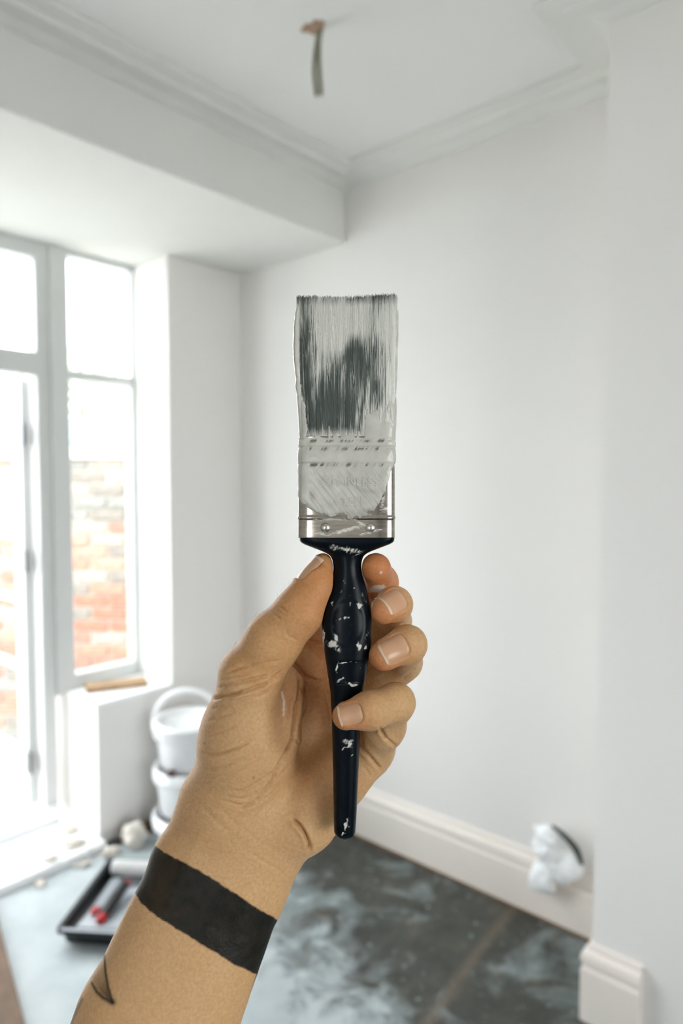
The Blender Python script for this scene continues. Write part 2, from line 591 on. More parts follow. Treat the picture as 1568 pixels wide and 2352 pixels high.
for k_, (s0, s1, s2, ln) in enumerate(((0.002, -0.014, -0.007, 0.183), (0.006, 0.004, 0.009, 0.178))):
    pts = []
    for u, s in ((0, s0), (0.35, s1 * 0.7), (0.65, s1), (1.0, s2)):
        pts.append((_rr[0] * s, _rr[1] * s + 0.004 * k_, -ln * u))
    cc = tube('cable', pts, 0.0062, M['cable'], cb, 12)
    tube('conductor', [(pts[-1][0], pts[-1][1], pts[-1][2]), (pts[-1][0] + 0.001, pts[-1][1], pts[-1][2] - 0.008)], 0.002, M['rosehole'], cc, 8)

# stacked plastic tubs and paint pails
BX, BY = 1.70, 2.35


def pail(name, z0, h, r0, r1, label, lid=False, handle=False):
    p = tag(empty(name, (BX, BY, z0 + 0.008), 0.4), label, 'bucket', 'white buckets stacked by the window wall')
    lathe('body', [(0.0, 0.0), (r0 - 0.008, 0.0), (r0, 0.006), (r1 * 0.985, h - 0.045), (r1, h - 0.04), (r1 - 0.004, h - 0.04), (r0 - 0.008, 0.01), (0, 0.01)], M['plastic'], p)
    lathe('rim', [(r1 - 0.004, h - 0.058), (r1 + 0.010, h - 0.056), (r1 + 0.013, h - 0.040), (r1 + 0.013, h - 0.014), (r1 + 0.009, h - 0.010), (r1 + 0.009, h - 0.002), (r1, h), (r1 - 0.006, h - 0.003), (r1 - 0.006, h - 0.058)], M['plastic'], p)
    if lid:
        lathe('lid', [(0, h - 0.012), (r1 - 0.018, h - 0.012), (r1 - 0.012, h + 0.004), (r1 + 0.012, h + 0.004), (r1 + 0.016, h - 0.002), (r1 + 0.016, h - 0.03), (r1 + 0.0135, h - 0.03)], M['plastic'], p)
    if handle:
        a = r1 + 0.012
        ux, uy = math.cos(-0.4) * _rr[0] - math.sin(-0.4) * _rr[1], math.sin(-0.4) * _rr[0] + math.cos(-0.4) * _rr[1]
        pts = []
        for k in range(13):
            th = math.pi * k / 12
            pts.append((ux * a * math.cos(th), uy * a * math.cos(th), h - 0.035 + 0.158 * math.sin(th) ** 0.85))
        tube('handle', pts, 0.012, M['plastic'], p, 10, 3)
        for s in (-1, 1):
            lug = tube('lug', [(ux * s * (a - 0.006), uy * s * (a - 0.006), h - 0.035), (ux * s * (a + 0.008), uy * s * (a + 0.008), h - 0.035)], 0.016, M['plastic'], p, 14, 1)
    return p


pail('plastic_tub', 0.0, 0.128, 0.132, 0.142, 'lowest white tub of the stack, standing on the floor')
p2 = pail('paint_bucket', 0.13, 0.195, 0.120, 0.136, 'middle white bucket of the stack, with a dark red cap at its rim')
cx_, cy_ = -_f.x * 0.125 - _r.x * 0.045, -_f.y * 0.125 - _r.y * 0.045
ca, sa = math.cos(-0.4), math.sin(-0.4)
lathe('spout_cap', [(0, 0.0), (0.017, 0.0), (0.019, 0.004), (0.017, 0.014), (0.006, 0.018), (0, 0.018)], M['rust'], p2, 20, (ca * cx_ - sa * cy_, sa * cx_ + ca * cy_, 0.196))
pail('paint_bucket', 0.327, 0.185, 0.116, 0.134, 'top white bucket of the stack, with lid and raised arched handle', True, True)

# crumpled rag and chunks along the step
def lump(name, loc, size, mat, seed, label, cat, group=None, rough=0.55):
    bm = bmesh.new()
    bmesh.ops.create_icosphere(bm, subdivisions=3, radius=1)
    P = np.array([v.co for v in bm.verts])
    k = 1 + rough * fbm(P * 1.4 + seed * 7.3, 3, seed)
    for v, kk in zip(bm.verts, k):
        v.co = Vector((v.co.x * size[0], v.co.y * size[1], max(-0.45, v.co.z) * size[2])) * kk
    zmin = min(v.co.z for v in bm.verts)
    for v in bm.verts:
        v.co.z -= zmin
    me = bpy.data.meshes.new(name)
    bm.to_mesh(me)
    bm.free()
    o = link(name, me, mat, None, False)
    o.location = loc
    return tag(o, label, cat, group)


lump('crumpled_rag', (1.515, 2.475, 0.008), (0.038, 0.03, 0.045), M['rag'], 3, 'crumpled off-white rag on the floor left of the bucket stack', 'rag', rough=0.8)
lump('wood_offcut', (1.565, 2.545, 0.0), (0.07, 0.03, 0.028), M['dark_wood'], 9, 'dark brown wood offcut on the floor against the window wall', 'wood')
for i, (x, y, z, s, lb_, gr_) in enumerate((
        (1.31, 2.61, 0.04, 0.030, 'pale plaster chunk on the door step nearest the low wall', 'plaster chunks on the door step'),
        (1.20, 2.58, 0.04, 0.022, 'small plaster chunk on the door step, left of the larger one', 'plaster chunks on the door step'),
        (1.36, 2.72, 0.04, 0.026, 'plaster chunk far back on the door step by the frame', 'plaster chunks on the door step'),
        (1.41, 2.49, 0.0, 0.026, 'pale plaster chunk on the floor between tray and low wall', 'plaster chunks on the floor'),
        (1.30, 2.495, 0.0, 0.018, 'small plaster chunk on the floor against the door step', 'plaster chunks on the floor'),
        (1.13, 2.50, 0.0, 0.015, 'tiny leftmost plaster chunk on the floor by the door step', 'plaster chunks on the floor'))):
    lump('plaster_chunk', (x, y, z + 0.004), (s * 1.3, s, s * 0.5), M['chunk'], 20 + i, lb_, 'rubble', gr_, rough=0.7)
# raw board on the sill
wb = tag(boxes('wooden_board', [(-0.13, 0.13, -0.045, 0.045, 0, 0.022)], M['wood'], None, 0.003), 'raw brown wooden board lying on the white window sill', 'board')
wb.location = (1.60, 2.745, 0.60)
wb.rotation_euler = (0, 0, -0.42)
wb2 = tag(boxes('wooden_plank', [(-0.30, 0.0, -0.75, 0.55, 0, 0.03)], M['pale_wood'], None, 0.003), 'brown wooden plank on the floor at the lower left corner', 'plank')
wb2.location = (0.84, 2.06, 0.012)
wb2.rotation_euler = (0, 0, -0.26)

# dust sheet over the pale half of the floor
nx, ny = 150, 150
gx, gy = np.meshgrid(np.linspace(-1.4, 2.08, nx), np.linspace(-0.6, 2.53, ny), indexing='ij')
P = np.stack([gx.ravel(), gy.ravel(), np.zeros(gx.size)], 1)
fold = fbm(P * np.array([5, 9, 1]) + 3, 4, 5)
P[:, 2] = 0.003 + 0.004 * np.clip(fold + 0.2, 0, 2)
# cover falls off towards the right wall along a wandering line
line = 1.46 + 0.30 * (P[:, 1] - 1.1) + 0.10 * vnoise(P * 2.3, 2)
cov = 0.5 + (line - P[:, 0]) / 0.75
cov = np.clip(cov, -1, 1.3)
edge = np.minimum.reduce([(P[:, 0] + 1.4), (P[:, 1] + 0.6)]) / 0.3
cov = np.minimum(cov, edge)
idx = np.arange(nx * ny).reshape(nx, ny)
Q = np.stack([idx[:-1, :-1], idx[1:, :-1], idx[1:, 1:], idx[:-1, 1:]], -1).reshape(-1, 4)
keep = cov[Q].max(1) > -0.4
o = npmesh('dust_sheet', P, Q[keep], M['sheet'], None, True)
a_ = o.data.attributes.new('cover', 'FLOAT', 'POINT')
a_.data.foreach_set('value', cov.astype(np.float32))
tag(o, 'pale dusty plastic dust sheet spread over the floor', 'dust sheet')

# roller tray
TR = math.atan2(0.6, 0.8)
ty = tag(empty('paint_tray', (1.255, 2.12, 0.012), TR), 'black plastic paint tray with a grey paint film on the floor', 'tray')


def tray():
    L, W, H = 0.205, 0.14, 0.058
    bm = bmesh.new()
    prof = [(-L, -W, H), (L, -W, H), (L, W, H), (-L, W, H)]

    def ring(l, w, zf):
        pts = []
        for sx, sy in ((-1, -1), (1, -1), (1, 1), (-1, 1)):
            for a in range(5):
                base = {(-1, -1): math.pi, (1, -1): 1.5 * math.pi, (1, 1): 0, (-1, 1): 0.5 * math.pi}[(sx, sy)]
                th = base + a * math.pi / 8
                r = 0.02
                x, y = sx * (l - r) + r * math.cos(th), sy * (w - r) + r * math.sin(th)
                pts.append(bm.verts.new((x, y, zf(x))))
        return pts
    slope = lambda x: 0.006 + (0.034 * max(0, (0.08 - x) / 0.29))
    rings = [ring(L - 0.03, W - 0.03, lambda x: 0.0), ring(L - 0.012, W - 0.012, lambda x: 0.006), ring(L - 0.003, W - 0.003, lambda x: H - 0.012), ring(L + 0.008, W + 0.008, lambda x: H - 0.012), ring(L + 0.008, W + 0.008, lambda x: H), ring(L - 0.006, W - 0.006, lambda x: H), ring(L - 0.016, W - 0.016, lambda x: slope(x) + 0.004), ring(L - 0.026, W - 0.026, slope)]
    for a, b in zip(rings[:-1], rings[1:]):
        n = len(a)
        for i in range(n):
            bm.faces.new((a[i], a[(i + 1) % n], b[(i + 1) % n], b[i]))
    bm.faces.new(list(reversed(rings[0])))
    bm.faces.new(rings[-1])
    me = bpy.data.meshes.new('tray_body')
    bm.to_mesh(me)
    bm.free()
    return me


link('tray_body', tray(), M['black'], ty)
M['wetpaint'] = simple('pale_grey_wet_paint', (176, 182, 188), 0.3, 0.12, 22)
pf = boxes('paint_film', [(-0.165, 0.165, -0.10, 0.10, 0, 0.004)], M['wetpaint'], ty, 0.0015)
for v_ in pf.data.vertices:
    v_.co.z += 0.008 + 0.034 * max(0, (0.08 - v_.co.x) / 0.29)
# short near wall of paint left on the near lip
boxes('paint_film', [(-0.212, -0.199, -0.13, 0.13, 0.0575, 0.0595)], M['wetpaint'], ty, 0.0005)

rl = tag(empty('paint_roller', (1.255, 2.12, 0.05), TR), 'white fleece paint roller with black and red handle in the tray', 'roller')
tube('sleeve', [(0.150, 0.105, 0.022), (0.150, -0.105, 0.022)], 0.027, M['fleece'], rl, 24, 8)
tube('wire_frame', [(0.150, -0.105, 0.022), (0.150, -0.128, 0.022), (0.10, -0.130, 0.022), (0.05, -0.05, 0.022), (0.03, 0.02, 0.02), (-0.01, 0.03, 0.018)], 0.0035, M['steel'], rl, 10)
tube('grip', [(0.045, 0.015, 0.020), (-0.02, 0.022, 0.018), (-0.09, 0.026, 0.014), (-0.118, 0.028, 0.012)], [0.014, 0.020, 0.019, 0.019], M['black'], rl, 16)
tube('end_cap', [(-0.116, 0.028, 0.012), (-0.135, 0.029, 0.011), (-0.146, 0.0295, 0.010)], [0.0165, 0.0165, 0.010], M['red'], rl, 16)
tube('collar', [(0.045, 0.015, 0.020), (0.062, 0.013, 0.021)], [0.0125, 0.010], M['red'], rl, 16)
sc = tag(empty('filling_knife', (1.255, 2.12, 0.05), TR), 'smoky plastic scraper with red grip lying beside the roller handle', 'scraper')
boxes('blade', [(-0.07, 0.10, 0.052, 0.088, 0.004, 0.010)], M['scraper'], sc, 0.002)
boxes('grip', [(-0.10, -0.068, 0.058, 0.082, 0.001, 0.013)], M['red'], sc, 0.004)

# crumpled plastic stuffed at the wall above the skirting
cr = tag(empty('crumpled_plastic', (2.15, 0.945, 0.12)), 'crumpled white plastic wrap with dark strip against the right skirting', 'plastic wrap')


def crumple(name, pts, rads, mat, seed, parent):
    """lumpy folded bundle around a poly-line"""
    V, F = [], []
    seg, n = 30, 26
    P = [Vector(p) for p in pts]
    for i in range(n + 1):
        u = i / n * (len(P) - 1)
        k = min(int(u), len(P) - 2)
        w = u - k
        w = w * w * (3 - 2 * w)
        c = P[k].lerp(P[k + 1], w)
        rr = (rads[k] * (1 - w) + rads[k + 1] * w) * math.sqrt(max(0.0, 1 - abs(2 * i / n - 1) ** 6) + 1e-4)
        for j in range(seg):
            a = 2 * math.pi * j / seg
            V.append((c.x + rr * 0.42 * math.cos(a), c.y + rr * math.sin(a), c.z + 0.3 * rr * math.sin(a)))
    V = np.array(V)
    d = fbm(V * 22 + seed, 3, seed)
    rid = 1 - np.abs(vnoise(V * 34 + 9, seed + 3)) * 2
    nrm = V - np.repeat(np.array([V[i * seg:(i + 1) * seg].mean(0) for i in range(n + 1)]), seg, 0)
    V = V + nrm * (0.28 * d + 0.16 * rid)[:, None]
    for i in range(n):
        for j in range(seg):
            F.append((i * seg + j, i * seg + (j + 1) % seg, (i + 1) * seg + (j + 1) % seg, (i + 1) * seg + j))
    return mesh(name, V, F, mat, parent)


crumple('bundle', [(0, 0.065, 0.0), (0, 0.045, 0.04), (0.005, 0.02, 0.10), (0.0, 0.015, 0.15), (0.005, 0.005, 0.20), (0.01, 0.0, 0.235)], [0.035, 0.045, 0.034, 0.06, 0.065, 0.03], M['cloth'], 4, cr)
crumple('bundle', [(0.005, -0.02, 0.06), (0.0, -0.035, 0.11), (0.005, -0.055, 0.16), (0.01, -0.03, 0.20)], [0.02, 0.045, 0.045, 0.03], M['cloth'], 8, cr)
tube('dark_strip', [(0.0, 0.0, 0.245), (-0.01, -0.045, 0.232), (-0.01, -0.085, 0.20), (-0.005, -0.103, 0.155)], [0.005, 0.009, 0.011, 0.006], M['darkstrip'], cr, 10)

# ================================================================== brush and hand
# both are modelled in a frame that stands 30 cm before the lens: x right, y up, z towards the lens (millimetres)
HOLD = CAM @ Matrix.Translation((0, 0, -FOCUS))
MM = 0.001


def L(px, py, w=0.0):
    d = 300.0 - w
    return np.array([(px - 784.0) * d / 1568.0, -(py - 1176.0) * d / 1568.0, w])


def topx(P):
    d = 300.0 - P[:, 2]
    return 784 + 1568 * P[:, 0] / d, 1176 - 1568 * P[:, 1] / d


S = 300.0 / 1568.0


def poly_dist(x, y, pts):
    """distance of points to a poly-line, and the fraction along it"""
    best = np.full(x.shape, 1e9)
    frac = np.zeros(x.shape)
    n = len(pts) - 1
    for i in range(n):
        ax, ay = pts[i]
        bx, by = pts[i + 1]
        l2 = (bx - ax) ** 2 + (by - ay) ** 2
        h = np.clip(((x - ax) * (bx - ax) + (y - ay) * (by - ay)) / l2, 0, 1)
        d = np.hypot(x - ax - h * (bx - ax), y - ay - h * (by - ay))
        m = d < best
        best = np.where(m, d, best)
        frac = np.where(m, (i + h) / n, frac)
    return best, frac


def blob(x, y, cx, cy, rx, ry, ang=0.0):
    a = math.radians(ang)
    u = (x - cx) * math.cos(a) + (y - cy) * math.sin(a)
    v = -(x - cx) * math.sin(a) + (y - cy) * math.cos(a)
    return np.exp(-((u / rx) ** 2 + (v / ry) ** 2))


# ------------------------------------------------------------------ brush materials
PAINT = lin((206, 205, 196))
t = NT('navy_handle_lacquer')
at = t.n('ShaderNodeAttribute', attribute_name='smear')
v = t.coord()
nz = t.noise(1500, 3, 0.6, t.coord((1, 0.45, 1)))
k = t.math('ADD', at.outputs['Fac'], t.math('MULTIPLY', t.math('SUBTRACT', nz, 0.5), 0.75))
mk = t.ramp(k, [(0.30, (0, 0, 0)), (0.55, (0.22, 0.22, 0.22)), (0.80, (1, 1, 1))])
t.base(t.mix(mk, lin((4, 13, 21)), PAINT))
t.b.inputs['Specular IOR Level'].default_value = 0.14
rf = t.math('ADD', t.math('MULTIPLY', mk, 0.2), 0.28)
t.l(rf, t.b.inputs['Roughness'])
t.bump(k, 0.08, 0.0003)
M['handle'] = t.m

t = NT('brushed_steel_ferrule')
at = t.n('ShaderNodeAttribute', attribute_name='smear')
_k = t.math('ADD', at.outputs['Fac'], t.math('MULTIPLY', t.math('SUBTRACT', t.noise(900, 3, 0.6, t.coord((0.5, 1.6, 1))), 0.5), 1.1))
_s = t.ramp(_k, [(0.35, (0, 0, 0)), (0.75, (0.85, 0.85, 0.85))])
_c = t.ramp(t.noise(90, 3, 0.5, t.coord((1, 8, 1))), [(0.3, (0.32, 0.29, 0.25)), (0.7, (0.46, 0.42, 0.37))])
t.base(t.mix(_s, _c, lin((206, 204, 196))))
t.l(t.math('SUBTRACT', 1.0, _s), t.b.inputs['Metallic'])
t.l(t.math('ADD', t.math('MULTIPLY', _s, 0.2), 0.15), t.b.inputs['Roughness'])
M['ferrule'] = t.m

t = NT('wet_white_paint')
v = t.coord()
at = t.n('ShaderNodeAttribute', attribute_name='thin')
t.base(t.mix(t.math('MULTIPLY', at.outputs['Fac'], 0.8, True), t.ramp(t.noise(160, 3, 0.5, v), [(0.3, lin((182, 181, 171))), (0.7, lin((203, 201, 192)))]), lin((128, 126, 116))))
t.set(Roughness=0.22)
t.b.inputs['Subsurface Weight'].default_value = 0.0
t.bump(t.noise(420, 4, 0.6, t.coord((1, 0.35, 1)), 1.0), 0.22, 0.0006)
M['paint'] = t.m

t = NT('paint_loaded_bristle')
at = t.n('ShaderNodeVertexColor', layer_name='tint')
t.base(at.outputs['Color'])
t.set(Roughness=0.38)
M['bristle'] = t.m
M['rivet'] = simple('rivet_steel', (200, 198, 190), 0.25, 0.05, 300, metal=1.0)

brush = empty('paintbrush')
brush.matrix_world = HOLD
tag(brush, 'flat paintbrush with navy handle, steel ferrule and white-painted bristles, held upright', 'paintbrush')


def section(th, a, b, e):
    """superellipse point and normal; th=0 is +x, 90 deg is towards the lens"""
    c, s = np.cos(th), np.sin(th)
    x = a * np.sign(c) * np.abs(c) ** (2 / e)
    z = b * np.sign(s) * np.abs(s) ** (2 / e)
    nx = np.sign(x) * np.abs(x / a) ** (e - 1) / a
    nz = np.sign(z) * np.abs(z / b) ** (e - 1) / b
    n = np.hypot(nx, nz) + 1e-12
    return x, z, nx / n, nz / n


def loft(rows, seg, th0=0.0):
    """rows of (py, centre px, half width px, half depth mm, exponent) -> vertices, quads"""
    rows = np.asarray(rows, dtype=float)
    u = np.linspace(0, 2 * np.pi, seg, endpoint=False) + th0
    # spread samples evenly along the outline
    V = []
    for py, cx, hw, dep, e in rows:
        fine = np.linspace(0, 2 * np.pi, 1441)
        x, z, _, _ = section(fine, hw * S, dep, e)
        s = np.concatenate([[0], np.cumsum(np.hypot(np.diff(x), np.diff(z)))])
        th = np.interp(np.linspace(0, s[-1], seg, endpoint=False), s, fine)
        x, z, _, _ = section(th, hw * S, dep, e)
        V.append(np.stack([x + (cx - 784) * S, np.full(seg, -(py - 1176) * S), z], 1))
    V = np.concatenate(V)
    n = len(rows)
    i = np.arange(n - 1)[:, None] * seg
    j = np.arange(seg)[None]
    j2 = (j + 1) % seg
    Q = np.stack([i + j, i + seg + j, i + seg + j2, i + j2], -1).reshape(-1, 4)
    return V, Q


def caps(V, Q, seg):
    """close both ends with a fan of degenerate-free quads around a centre"""
    n = len(V)
    V = np.vstack([V, V[:seg].mean(0), V[n - seg:].mean(0)])
    add = []
    for k in range(0, seg, 2):
        add.append((n, k, (k + 1) % seg, (k + 2) % seg))
        b = n - seg
        add.append((n + 1, b + (k + 2) % seg, b + (k + 1) % seg, b + k))
    return V, np.vstack([Q, np.array(add)])


def resample(keys, ys):
    keys = np.asarray(keys, dtype=float)
    out = [ys]
    for c in range(1, keys.shape[1]):
        # smooth monotone-ish interpolation
        k = np.interp(ys, keys[:, 0], keys[:, c])
        out.append(k)
    A = np.stack(out, 1)
    for _ in range(6):
        B = A.copy()
        B[1:-1, 1:] = 0.25 * A[:-2, 1:] + 0.5 * A[1:-1, 1:] + 0.25 * A[2:, 1:]
        A = B
    return A


# handle: py, centre, half width, half depth mm, exponent
HK = [(1233, 796.5, 108, 7.6, 5), (1243, 796.5, 108, 7.6, 4.5), (1247, 796.5, 105, 7.5, 4), (1256, 796, 82, 7.1, 3.2), (1264, 796, 61, 6.7, 2.7),
      (1270, 796, 46, 6.4, 2.4), (1277, 797, 37.5, 6.2, 2.2), (1286, 797, 34, 6.1, 2.1), (1300, 797.5, 32, 6.0, 2.0), (1320, 798, 33.5, 6.1, 2.1), (1345, 799, 41, 6.6, 2.2), (1375, 797, 50, 7.4, 2.3),
      (1410, 796, 56.5, 8.0, 2.4), (1440, 796, 58, 8.2, 2.4), (1475, 797, 56, 8.2, 2.4), (1510, 797, 50, 8.0, 2.4), (1545, 797, 45, 7.6, 2.4),
      (1590, 796, 37, 7.0, 2.3), (1640, 795, 33.5, 6.5, 2.3), (1720, 794, 31, 6.2, 2.3), (1800, 793.5, 28.5, 5.9, 2.3), (1880, 792, 26, 5.6, 2.3), (1903, 791.5, 25, 5.4, 2.2)]
ys = np.concatenate([np.arange(1233, 1903, 2.0)])
A = resample(HK, ys)
end = []
for q in np.linspace(0.08, 0.995, 14):
    kk = math.sqrt(1 - q * q)
    end.append((1903 + 23 * q, 791.5, 25 * kk, 5.4 * kk, 2.2))
A = np.vstack([A, end])
SEG = 132
V, Q = loft(A, SEG)
px, py = topx(V)
# shallow moulded thumb panel and belly facet on the front
front = V[:, 2] > 0
dx = (px - (797)) / 34
pan = sstep(1 - np.maximum(np.abs((px - 802) / 33), np.abs((py - 1545) / 27)), 0.0, 0.16) * front
V[:, 2] -= 0.45 * pan
fac = sstep(1 - np.hypot((px - 797) / 44, (py - 1432) / 62), 0.0, 0.25) * front
V[:, 2] -= 0.35 * fac
wx = px + 4.5 * fbm(np.stack([px / 9, py / 9, V[:, 2] / 4], 1), 3, 81)
wy = py + 4.5 * fbm(np.stack([px / 9, py / 9, V[:, 2] / 4], 1), 3, 84)
stk = fbm(np.stack([(px + 0.5 * py) / 3.2, (py - 0.5 * px) / 22, np.zeros_like(px)], 1), 3, 86)
sm = np.zeros(len(V))
for a in ((795, 1262, 34, 6, 2, 0.75), (770, 1258, 14, 4, 10, 0.5), (822, 1266, 22, 3.5, -12, 0.7), (820, 1274, 14, 1.6, -24, 0.9), (827, 1391, 8, 7, 20, 0.95), (804, 1388, 2.5, 7, 25, 0.8), (765, 1384, 4, 4, 0, 0.75), (765, 1390, 3, 6, 20, 0.6),
          (795, 1419, 10, 4, -15, 0.8), (778, 1424, 10, 3, -25, 0.55), (768, 1440, 3, 11, 10, 0.6), (762, 1480, 12, 9, 5, 1.05), (772, 1466, 4, 12, -8, 0.9), (772, 1492, 12, 6, 20, 0.6),
          (826, 1484, 4, 11, 5, 0.9), (842, 1488, 5, 6, 0, 0.85), (839, 1474, 3, 12, 0, 0.5), (845, 1455, 2.5, 14, 4, 0.45), (775, 1535, 2, 16, 4, 0.9), (792, 1522, 16, 1.8, -4, 0.75), (826, 1536, 6, 2, 30, 0.7), (822, 1519, 9, 1.5, 0, 0.5),
          (782, 1562, 10, 4, -26, 0.9), (808, 1571, 13, 4, 6, 0.9), (797, 1702, 13, 6, -10, 0.75), (803, 1708, 6, 5, 0, 0.9), (796, 1719, 15, 3.5, -6, 0.95), (808, 1735, 2.5, 2.5, 0, 0.9), (795, 1895, 4, 12, 20, 0.75), (799, 1883, 3, 6, 0, 0.6), (786, 1915, 7, 3, -20, 0.7),
          (742, 1462, 2.5, 18, 3, 0.9), (750, 1550, 2, 8, 0, 0.85), (815, 1350, 2, 2, 0, 0.9), (800, 1366, 1.6, 1.6, 0, 0.8), (790, 1335, 9, 7, 0, 0.35), (780, 1355, 9, 9, 0, 0.3), (836, 1372, 5, 20, -20, 0.28)):
    sm = np.maximum(sm, 1.12 * a[5] * np.exp(-(-np.log(np.maximum(blob(wx, wy, *a[:5]), 1e-9))) ** 1.3))
sm = (sm + 0.34 * stk * sstep(sm, 0.05, 0.5)) * front
sm = np.clip(np.maximum(sm, 0.30 * sstep(stk, 0.2, 0.9) * front * np.maximum.reduce([blob(px, py, 797, 1262, 60, 12), blob(px, py, 797, 1430, 50, 70), blob(px, py, 800, 1540, 40, 40)])), 0, 1.2)
V, Q = caps(V, Q, SEG)
sm = np.concatenate([sm, [0, 0]])
ho = npmesh('handle', V * MM, Q, M['handle'], brush, True)
a_ = ho.data.attributes.new('smear', 'FLOAT', 'POINT')
a_.data.foreach_set('value', sm.astype(np.float32))

# ferrule with pressed ridges
FE = 6.0


def ferr(y):
    hw = np.interp(y, [1005, 1100, 1234], [108.5, 109.5, 110.5])
    dep = np.interp(y, [1005, 1234], [7.3, 7.9])
    cx = np.interp(y, [1005, 1234], [796.5, 794.5])
    r = np.zeros_like(y)
    for c, w, h in ((1189, 3.5, 0.34), (1068, 3, -0.3), (1031, 3, -0.3), (1013, 3, -0.25), (1050, 8, 0.06), (1022, 5, 0.06)):
        r = r + h * np.exp(-((y - c) / w) ** 2)
    return cx, hw + r / S, dep + r


ys = np.arange(1006, 1234.5, 1.5)
cx, hw, dep = ferr(ys)
SEG = 160
V, Q = loft(np.stack([ys, cx, hw, dep, np.full_like(ys, FE)], 1), SEG)
V, Q = caps(V, Q, SEG)
px, py = topx(V)
sm = np.zeros(len(V))
for a in ((800, 1216, 60, 7, -16, 0.62), (850, 1222, 40, 5, -14, 0.6), (740, 1226, 26, 4, 6, 0.55), (770, 1193, 60, 3, 0, 0.75), (830, 1203, 18, 4, 25, 0.7), (880, 1150, 8, 40, 8, 0.5), (893, 1100, 6, 30, 0, 0.6), (884, 1170, 14, 10, -30, 0.5), (712, 1170, 10, 14, -20, 0.4)):
    sm = np.maximum(sm, 1.25 * a[5] * blob(px, py, *a[:5]))
sm *= V[:, 2] > 0
fo = npmesh('ferrule', V * MM, Q, M['ferrule'], brush, True)
a_ = fo.data.attributes.new('smear', 'FLOAT', 'POINT')
a_.data.foreach_set('value', sm.astype(np.float32))
for rx_ in (747, 850):
    c = L(rx_, 1212, 7.75)
    V, F = [], []
    for j in range(6):
        a = j / 5 * math.pi / 2
        for i in range(20):
            b = 2 * math.pi * i / 20
            V.append(((c[0] + 2.1 * math.cos(a) * math.cos(b)) * MM, (c[1] + 2.1 * math.cos(a) * math.sin(b)) * MM, (c[2] + 1.1 * math.sin(a)) * MM))
    for j in range(5):
        for i in range(20):
            F.append((j * 20 + i, j * 20 + (i + 1) % 20, (j + 1) * 20 + (i + 1) % 20, (j + 1) * 20 + i))
    mesh('rivet', V, F, M['rivet'], fo, True)
for body, cxp, cyp, sz in (('STAINLESS', 806, 1107, 4.7), ('STEEL', 806, 1152, 4.7)):
    cu = bpy.data.curves.new('lettering', 'FONT')
    cu.body = body
    cu.size = sz * MM * 1.05
    cu.extrude = 0.00010
    cu.bevel_depth = 0.00006
    cu.align_x = 'CENTER'
    cu.align_y = 'CENTER'
    cu.materials.append(M['paint'])
    tmp = bpy.data.objects.new('lettering_curve', cu)
    col.objects.link(tmp)
    bpy.context.view_layer.update()
    me_ = bpy.data.meshes.new_from_object(tmp.evaluated_get(bpy.context.evaluated_depsgraph_get()))
    me_.name = 'lettering'
    bpy.data.objects.remove(tmp)
    lo = bpy.data.objects.new('lettering', me_)
    col.objects.link(lo)
    lo.parent = fo
    p = L(cxp, cyp, 8.06) * MM
    lo.location = p


# ---- bristles
def head(y):
    """bristle pack outline along its length"""
    cx = np.interp(y, [690, 1010], [798.5, 796.5])
    hw = np.interp(y, [690, 760, 900, 1010], [114.5, 114.5, 110.5, 106.5])
    dep = np.interp(y, [690, 760, 1010], [4.2, 5.6, 7.0])
    return cx, hw, dep


def load(x, y):
    """how much paint sits on the pack (0 bare, 1 white), in picture-like brush coordinates"""
    m = np.full(np.shape(x), 0.66)
    m = m + 0.45 * blob(x, y, 765, 735, 34, 60, -12) + 0.4 * blob(x, y, 790, 720, 50, 30) + 0.35 * blob(x, y, 752, 800, 22, 40, -15)
    m = m - 0.62 * blob(x, y, 745, 925, 46, 62, 8) - 0.55 * blob(x, y, 790, 940, 40, 50) - 0.45 * blob(x, y, 790, 830, 50, 45, 20) - 0.42 * blob(x, y, 850, 860, 30, 80, -14) - 0.42 * blob(x, y, 822, 800, 26, 40, -20)
    m = m - 0.40 * blob(x, y, 702, 790, 15, 100) - 0.32 * blob(x, y, 845, 745, 18, 60, -10) - 0.3 * blob(x, y, 770, 985, 50, 22) - 0.3 * blob(x, y, 700, 890, 14, 80) - 0.4 * blob(x, y, 725, 985, 18, 30)
    m = m + 0.75 * blob(x, y, 862, 975, 28, 34) + 0.55 * blob(x, y, 900, 900, 14, 160) + 0.5 * blob(x, y, 895, 740, 22, 40) + 0.35 * blob(x, y, 835, 720, 12, 36)
    m = m + 0.8 * sstep(y, 985, 1008) - 0.6 * sstep(y, 699, 690) + 0.30 * blob(x, y, 785, 755, 52, 62) + 0.12 * sstep(y, 800, 760)
    m = m + 0.9 * sstep(x, 690, 682) * sstep(y, 690, 720) + 0.5 * sstep(y, 880, 920) * sstep(x, 706, 696)
    return m


BARE = np.array(lin((62, 72, 69)))
BARE2 = np.array(lin((96, 104, 98)))
PA = np.array(lin((228, 227, 219)))
# solid core
ys = np.arange(700, 1012, 3.0)
cx, hw, dep = head(ys)
V, Q = loft(np.stack([ys, cx, hw * 0.985, dep * 0.93, np.full_like(ys, 7)], 1), 120)
V, Q = caps(V, Q, 120)
px, py = topx(V)
lf = np.clip(load(px, py) + 0.35 * fbm(np.stack([px / 5, py / 60, V[:, 2] / 2], 1), 3, 4), 0, 1)
lf = sstep(lf, 0.3, 0.8)[:, None]
cc = BARE * (1 - lf) + PA * lf
core = npmesh('bristle_core', V * MM, Q, M['bristle'], brush, True, {'tint': cc})

# single filaments
n = 4400
nseg = 17
th = rng.uniform(0, 2 * np.pi, n)
front_m = rng.uniform(size=n) < 0.62
